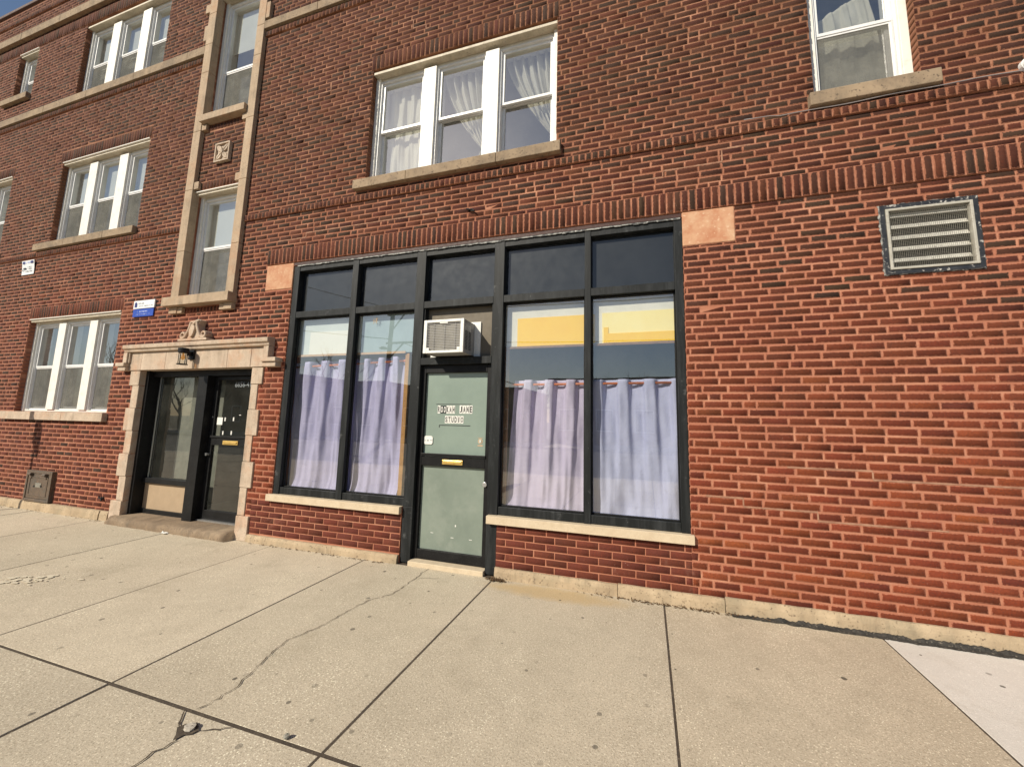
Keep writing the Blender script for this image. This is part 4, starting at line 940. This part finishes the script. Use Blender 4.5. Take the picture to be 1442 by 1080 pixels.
vt = thing('wall_vent', (2.28, 0, 2.87), 'louvred ventilation grille in a black painted frame high on the right brick wall', 'vent')
x0, x1, z0, z1 = 1.952, 2.612, 2.862, 3.482
mb = MB(); pts_o = []; 
mb.ring(x0, x1, z0, z1, .040, -.012, .03)
mb.build('black_frame', 'blk2', vt, .003)
mb = MB(); mb.ring(1.992, 2.572, 2.902, 3.442, .020, -.022, .02); mb.build('grille_rim', 'ventf', vt, .003)
mb = MB()
for i in range(5):
    z = 2.985+i*.099; mb.add([(2.01, .018, z-.005), (2.554, .018, z-.005), (2.554, .034, z+.031), (2.01, .034, z+.031), (2.01, .021, z-.008), (2.554, .021, z-.008), (2.554, .037, z+.028), (2.01, .037, z+.028)],
        [(0,1,2,3),(7,6,5,4),(0,4,5,1),(1,5,6,2),(2,6,7,3),(3,7,4,0)])
mb.build('louvre', 'louv', vt)
mb = MB()
for i in range(44): x = 2.012+.542*i/43; mb.box(x-.0007, x+.0007, -.006, -.004, 2.922, 3.422)
for i in range(40): z = 2.924+.496*i/39; mb.box(2.012, 2.554, -.0035, -.002, z-.0005, z+.0005)
mb.build('wire_mesh', 'acg', vt)
MB().box(1.99, 2.574, .05, .06, 2.90, 3.44).build('duct_back', 'dark', vt)
r = random.Random(3)
for side in 'lrtb':     # ragged caulk bead, one run per side
    mb = MB(); n = 40; vs = []
    for i in range(n+1):
        t = i/n; wo_ = max(.001, r.gauss(.004, .004)); wi = max(.0005, r.gauss(.002, .002))
        if side in 'lr': c_ = x0 if side == 'l' else x1; sg_ = -1 if side == 'l' else 1; p, q = (c_+sg_*wo_, z0+(z1-z0)*t), (c_-sg_*wi, z0+(z1-z0)*t)
        else: c_ = z0 if side == 'b' else z1; sg_ = -1 if side == 'b' else 1; p, q = (x0+(x1-x0)*t, c_+sg_*wo_*.7), (x0+(x1-x0)*t, c_-sg_*wi)
        vs += [(p[0], -.003, p[1]), (q[0], -.0135, q[1])]
    mb.add(vs, [(2*i, 2*i+1, 2*i+3, 2*i+2) for i in range(n)]).build('caulk', 'flash', vt)

for nm, (x, z), lb in (('wall_anchor', (-7.86, .31), 'small black iron anchor low on the brick left of the entry'), ('wall_hook', (-1.93, 4.02), 'small rusty hook on the brick above the shopfront')):
    t = thing(nm, (x, 0, z), lb, 'hook')
    mb = MB(); mb.box(x-.035, x+.035, -.012, .0, z-.012, z+.012); mb.build('base_plate', 'dblack', t, .003)
    mb = MB(); mb.tube([(x-.05, -.02, z+.018), (x-.01, -.035, z), (x+.03, -.03, z-.004), (x+.055, -.04, z-.035)], .010, 8); mb.build('hook_arm', 'dblack', t)
hc = thing('coal_hatch', (-9.44, 0, .13), 'rusty brown iron hatch set in the brick just above the pavement', 'hatch')
x0, x1, z0, z1 = -9.795, -9.095, .135, .622
mb = MB(); mb.ring(x0, x1, z0, z1, .045, -.05, .03); mb.build('hatch_frame', 'hatch', hc, .006)
mb = MB(); mb.box(x0+.05, x1-.05, -.04, .02, z0+.05, z1-.05); mb.ring(x0+.10, x1-.10, z0+.09, z1-.09, .02, -.046, -.04); mb.build('hatch_door', 'hatch', hc, .006)
mb = MB()
for x in (-9.66, -9.26): mb.tube([(x-.045, -.062, .565), (x+.045, -.062, .565)], .022, 10); mb.box(x-.02, x+.02, -.052, -.04, .50, .56)
mb.build('hinge', 'hatch', hc)
mb = MB(); mb.box(-9.52, -9.36, -.045, -.04, .36, .43); mb.build('latch_plate', 'acg', hc, .003)
mb = MB(); mb.disc_y(-9.55, .375, .016, -.048, -.04, 10); mb.disc_y(-9.36, .385, .016, -.048, -.04, 10); mb.build('bolt_hole', 'dark', hc)

mb = MB(); pts = []
for i in range(60):
    x = .95+(XR-.95)*i/59; pts.append((x, -.032, 4.487+.006*math.sin(x*3.1)+.004*math.sin(x*9.7)+(.02 if x < 1.2 else 0)))
tag(mb.tube(pts, .0045, 6).build('cable', 'wire', None, 0, True), 'thin grey cable lying along the top of the brick belt at right', 'cable')
dl = thing('dome_light', (3.02, 0, 4.53), 'small white dome fitting at the right edge of the photo above the brick belt', 'light fitting')
mb = MB(); mb.tube([(3.03, .0, 4.545), (3.03, -.03, 4.545)], .055, 18); mb.build('mount', 'vinyl', dl)
mb = MB()
prof = [(.052*math.cos(t), .055*math.sin(t)) for t in [i/8*math.pi/2 for i in range(8)]]
vs = []; n = 18
for rr, dd in prof: vs += [(3.03+rr*math.cos(2*math.pi*j/n), -.03-dd, 4.545+rr*math.sin(2*math.pi*j/n)) for j in range(n)]
mb.add(vs, [(i*n+j, i*n+(j+1) % n, (i+1)*n+(j+1) % n, (i+1)*n+j) for i in range(7) for j in range(n)]+[tuple(7*n+j for j in range(n))]); mb.build('dome', 'vinyl', dl, 0, True)

# ------------------------------------------------------------------ ground
struct(MB().quad((-400, -400, -.16), (400, -400, -.16), (400, 400, -.16), (-400, 400, -.16)).build('ground', 'earth'))
struct(MB().box(-60, 40, -7.2, .25, -.155, -.0022).build('sidewalk_bed', 'joint'))
def slabs(name, xs, ys, mat, shift=0.):
    mb = MB(); cols = []
    for a, b in zip(xs, xs[1:]):
        for c, d in zip(ys, ys[1:]):
            g = .0062; e = .0025; o = len(mb.v); gy = .0085; jz = [random.gauss(0, .0012) for _ in range(4)]
            P = [(a+g, c+gy), (b-g, c+gy), (b-g, d-gy), (a+g, d-gy)]; Q = [(a+g+e, c+gy+e), (b-g-e, c+gy+e), (b-g-e, d-gy-e), (a+g+e, d-gy-e)]
            mb.add([(x, y, -.02) for x, y in P]+[(x, y, -.003+z) for (x, y), z in zip(P, jz)]+[(x, y, z) for (x, y), z in zip(Q, jz)],
                   [(8,9,10,11)]+[(k+4, (k+1)%4+4, (k+1)%4+8, k+8) for k in range(4)]+[(k, (k+1)%4, (k+1)%4+4, k+4) for k in range(4)])
            v = random.uniform(.88, 1.05); t = random.uniform(.99, 1.01); cols += [(v*t, v, v/t, 1)]*(9*4)
    o = mb.build(name, mat); ca = o.data.color_attributes.new('slab', 'FLOAT_COLOR', 'CORNER'); ca.data.foreach_set('color', np.array(cols, dtype=np.float32).reshape(-1))
    return struct(o)
xs = [-60+1.6*i for i in range(30)]; xs = [x for x in xs if x < -12.2]+[-11.0, -9.42, -7.83, -6.19, -4.43, -3.055, -1.50, .125, 1.692]
ys = [-7.1, -5.4, -3.8, -2.172, -.02]
sw = slabs('sidewalk', xs, ys, 'pave')
slabs('new_sidewalk', [1.692, 3.25, 4.8, 6.4, 8.0, 9.6, 11.2, 12.8], [-5.4, -3.8, -2.172, -.02], 'pavel')
slabs('corner_sidewalk', [1.692, 3.25, 4.8, 6.4, 8.0, 9.6, 11.2, 12.8], [-7.1, -5.4], 'pave')
struct(MB().box(-60, 40, -7.32, -7.105, -.155, .004).build('kerb', 'kerbc', None, .012))
struct(MB().quad((-200, -19, -.125), (200, -19, -.125), (200, -7.33, -.125), (-200, -7.33, -.125)).build('road', 'asphalt'))
struct(MB().box(-200, 200, -23, -19, -.15, .0).build('far_sidewalk', 'kerbc', None, .01))
# cracks
def ribbon(mb, pts, w, z, jit=.006):
    P = []
    for (x0, y0), (x1, y1) in zip(pts, pts[1:]):
        n = max(2, int(math.hypot(x1-x0, y1-y0)/.025))
        for i in range(n): t = i/n; P.append((x0+(x1-x0)*t+random.gauss(0, jit), y0+(y1-y0)*t+random.gauss(0, jit*.6)))
    P.append(pts[-1]); vs = []
    for i, p in enumerate(P):
        a = P[max(0, i-1)]; b = P[min(len(P)-1, i+1)]; dx, dy = b[0]-a[0], b[1]-a[1]; l = math.hypot(dx, dy) or 1
        ww = w*random.uniform(.25, 1.2)*(0.2 if i in (0, len(P)-1) else 1); nx, ny = -dy/l*ww, dx/l*ww; vs += [(p[0]-nx, p[1]-ny, z), (p[0]+nx, p[1]+ny, z)]
    mb.add(vs, [(i*2, i*2+1, i*2+3, i*2+2) for i in range(len(P)-1)])
mb = MB()
ribbon(mb, [(-2.251, -.03), (-2.231, -.319), (-2.23, -.664), (-2.341, -.818), (-2.371, -.964), (-2.396, -1.257), (-2.468, -1.513), (-2.429, -1.698), (-2.362, -1.863), (-2.331, -1.99), (-2.34, -2.116), (-2.357, -2.165)], .0032, .0045)
ribbon(mb, [(-2.408, -2.177), (-2.361, -2.234), (-2.301, -2.273)], .0055, .0045); ribbon(mb, [(-2.225, -2.33), (-2.234, -2.379), (-2.236, -2.464), (-2.29, -2.62)], .004, .0045)
ribbon(mb, [(-2.184, -2.262), (-2.11, -2.219), (-2.036, -2.181)], .0035, .0045); ribbon(mb, [(-2.231, -.319), (-2.16, -.26), (-2.0, -.22)], .002, .0045)
struct(mb.build('pavement_crack', 'joint'))
mb = MB(); poly = [(-2.31, -2.276), (-2.293, -2.246), (-2.249, -2.222), (-2.185, -2.255), (-2.195, -2.285), (-2.225, -2.30), (-2.236, -2.34), (-2.262, -2.31)]
mb.add([(x, y, .0055) for x, y in reversed(poly)], [tuple(range(len(poly)))]); struct(mb.build('pavement_hole', 'joint'))
def stone(name, x, y, s, mat, label, cat, seed=0, flat=.5, group=None):
    r = random.Random(seed); mb = MB(); n = 9; vs = []
    for k, (rr, z) in enumerate(((.8, 0), (1, .35), (.85, .8), (.35, 1))):
        for j in range(n): t = 2*math.pi*j/n; q = s*rr*r.uniform(.7, 1.15); vs.append((x+q*math.cos(t), y+q*math.sin(t)*.8, .004+s*flat*z*r.uniform(.8, 1.1)))
    mb.add(vs, [(i*n+j, i*n+(j+1) % n, (i+1)*n+(j+1) % n, (i+1)*n+j) for i in range(3) for j in range(n)]+[tuple(3*n+j for j in range(n))])
    o = mb.build(name, mat); return tag(o, label, cat, group)
stone('concrete_fragment', -2.242, -2.262, .034, 'kerbc', 'broken piece of concrete lying in the pavement hole', 'stone', 2, .5)
stone('stone_chip', -1.733, -2.155, .017, 'acg', 'small dark stone chip on the pavement joint near the bottom edge', 'stone', 4, 1.2)
mb = MB(); r = random.Random(8); pts = []
for i in range(7):
    for j in range(5): pts.append((-6.21+.016*i+r.gauss(0, .004), -.19+.016*j+r.gauss(0, .004), .006+abs(r.gauss(0, .010))))
mb.add(pts, [(i*5+j, (i+1)*5+j, (i+1)*5+j+1, i*5+j+1) for i in range(6) for j in range(4)]); o = mb.build('paper_scrap', 'paper'); sdm = o.modifiers.new('t', 'SOLIDIFY'); sdm.thickness = .001
tag(o, 'crumpled white paper scrap on the pavement by the stone entry step', 'litter')
mb = MB(); r = random.Random(14)
for k in range(620):
    u = r.random()
    if u < .4: x = -1.45+r.gauss(0, .05); y = -.075+r.gauss(0, .014); z = .004+abs(r.gauss(0, .010))
    elif u < .75: x = r.gauss(.25, .35); y = -.065+r.gauss(0, .012); z = .004+abs(r.gauss(0, .005))
    elif u < .9: x = r.uniform(-4.8, -2.7); y = -.065+r.gauss(0, .01); z = .004+abs(r.gauss(0, .003))
    else: x = r.uniform(-10.5, -7.7); y = -.075+r.gauss(0, .02); z = .004+abs(r.gauss(0, .006))
    a = r.uniform(0, 6.28); l = r.uniform(.006, .018); wd = l*r.uniform(.25, .6); tl = r.gauss(0, .004)
    ca, sa = math.cos(a)*l, math.sin(a)*l; na, nb = -math.sin(a)*wd, math.cos(a)*wd
    mb.add([(x-ca, y-sa, z), (x+na, y+nb, z+tl), (x+ca, y+sa, z+abs(tl)), (x-na, y-nb, z-tl*.3)], [(0, 1, 2, 3)])
o = mb.build('leaf_litter', 'leaf'); o['kind'] = 'stuff'; o['label'] = 'dry leaf litter gathered along the foot of the wall'; o['category'] = 'leaf litter'
mb = MB(); r = random.Random(21)
for k in range(46):
    cx_ = r.gauss(-5.62, .13); cy_ = r.gauss(-1.52, .05)+.25*(cx_+5.62); n = 7; s_ = r.uniform(.008, .03)
    mb.add([(cx_+s_*1.6*math.cos(2*math.pi*j/n)*r.uniform(.6, 1.2), cy_+s_*.8*math.sin(2*math.pi*j/n)*r.uniform(.6, 1.2), .0045+k*.00004) for j in range(n)], [tuple(range(n))])
M['scrape'] = mottled('old_white_paint', (.66, .60, .47), (.58, .51, .38), 30, .9, None, 0, .3, 90)
struct(mb.build('paint_scrape', 'scrape'))

# ------------------------------------------------------------------ across the street (seen only in the glass) and a sign post whose shadow falls on the wall
sp = thing('sign_post', (-11.02, -1.80, 0), 'galvanised sign post on the pavement left of the frame', 'sign post')
MB().tube([(-11.02, -1.80, -.01), (-11.02, -1.80, 3.05)], .028, 10).build('post', 'galv', sp)
mb = MB(); mb.prism([(-.01, 0), (.01, 0), (.01, .1), (-.01, .1)], 0, .1); mb = MB()
mb.box(-11.00, -10.995, -1.97, -1.63, 2.45, 2.98); mb.build('sign_plate', 'galv', sp, .002)
def house(x0, x1, y0, h, mat, label, roofh=.0):
    b = thing('street_building', ((x0+x1)/2, y0, 0), label, 'building', 'buildings across the street')
    wm = MB().box(x0, x1, y0-9, y0, -.15, h).build('wall', mat, b)
    rf = MB(); rf.box(x0-.12, x1+.12, y0-9.1, y0+.12, h, h+.18); rf.build('roof', 'roofm', b)
    n = max(2, int((x1-x0)/2.6)); st = (x1-x0)/n
    for fl_ in range(max(1, int(h/3.1))):
        for i in range(n):
            cx_ = x0+(i+.5)*st; z = .9+fl_*3.0
            fr_ = MB().ring(cx_-.65, cx_+.65, z, z+1.6, .08, y0-.02, y0+.03).build('window', 'white', b)
            MB().box(cx_-.57, cx_+.57, y0, y0+.005, z+.08, z+1.52).build('pane', 'dark_inside', b)
house(-46, -33, -24, 5.6, 'tanb', 'low tan brick shop row across the street'); house(-31.5, -22, -24, 4.6, 'greyb', 'grey sided workshop across the street')
house(-20.5, -9.5, -24, 4.0, 'redb', 'low red brick garage across the street'); house(-7, 4, -24, 4.6, 'tanb', 'tan brick single storey shop across the street'); house(6, 16, -24, 5.4, 'greyb', 'grey flat roofed house across the street')
def bare_tree(x, y, h, seed, label):
    t = thing('bare_tree', (x, y, 0), label, 'tree', 'bare street trees across the road'); r = random.Random(seed); tr = MB(); br = MB()
    def grow(p, d, l, rad, lev, mb):
        pts = [p]; q = p; dd = d.copy(); n = 4
        for i in range(n):
            dd = (dd+Vector((r.gauss(0, .13), r.gauss(0, .13), r.gauss(.03, .06)))).normalized(); q = q+dd*(l/n); pts.append(q)
        mb.tube(pts, [rad*(1-.45*i/n) for i in range(n+1)], 5 if lev else 8, False)
        if lev >= 4: return
        for k in range(3 if lev < 3 else 4):
            i = r.choice((2, 3, 4)); a = r.uniform(0, 6.28); sp_ = r.uniform(.45, .85)
            nd = (dd+Vector((math.cos(a)*sp_, math.sin(a)*sp_, r.uniform(-.1, .35)))).normalized()
            grow(pts[i], nd, l*r.uniform(.6, .78), rad*.5, lev+1, br)
    grow(Vector((x, y, -.1)), Vector((0, 0, 1)), h*.36, h*.018, 0, tr)
    tr.build('trunk', 'bark', t, 0, True); br.build('branches', 'bark', t, 0, True)
for a in ((-38, -21.5, 9.5, 1), (-30.5, -21.8, 8.5, 2), (-25, -21.5, 9, 3), (-7.5, -21.5, 7, 5), (3.2, -21.6, 8, 6), (-55, -23, 11, 7), (-1.8, -36, 9, 9), (-44, -22, 9, 11)):
    bare_tree(*a, 'leafless street tree across the road')
up = thing('utility_pole', (-16.9, -17.9, 0), 'tall wooden utility pole with crossarms on the far side of the street', 'utility pole')
MB().tube([(-17.0, -17.9, -.2), (-16.78, -17.9, 8.9)], [.19, .14], 10).build('pole', 'pole', up, 0, True)
mb = MB(); mb.box(-17.3, -14.5, -18.12, -18.0, 8.72, 8.84); mb.box(-17.25, -15.25, -18.12, -18.0, 6.66, 6.79)
mb.tube([(-16.75, -18.02, 7.75), (-15.95, -18.02, 8.72)], .05, 6); mb.tube([(-16.9, -18.02, 5.7), (-15.85, -18.02, 6.68)], .05, 6); mb.build('crossarm', 'pole', up)
mb = MB()
for x in (-16.2, -15.5, -14.8): mb.lathe([(.04, 0), (.06, .05), (.03, .12)], (x, -18.06, 8.84), 8)
mb.build('insulator', 'pole', up)
MB().lathe([(.05, 0), (.26, .03), (.32, .10), (.12, .2)], (-17.35, -17.9, 6.28), 12).build('street_light', 'pole', up, 0, True)
def wire(p, q, sag, label):
    pts = [Vector(p).lerp(Vector(q), i/24)-Vector((0, 0, sag*4*(i/24)*(1-i/24))) for i in range(25)]
    tag(MB().tube(pts, .03, 5).build('overhead_wire', 'dblack'), label, 'wire', 'overhead wires')
wire((-16.9, -17.9, 7.0), (-60, -17.2, 13.2), .3, 'overhead wire rising left from the utility pole'); wire((-16.2, -18.06, 8.98), (-60, -17.2, 23.0), .5, 'overhead wire rising left from the utility pole')
wire((-15.6, -18.0, 6.75), (30, -17.5, 6.9), .7, 'overhead wire running right from the utility pole'); wire((-14.8, -18.06, 8.98), (30, -17.5, 9.4), .6, 'overhead wire running right from the utility pole')
wire((-15.85, -18.0, 6.7), (-9.5, -24, 4.3), .1, 'service wire from the utility pole to the red garage')
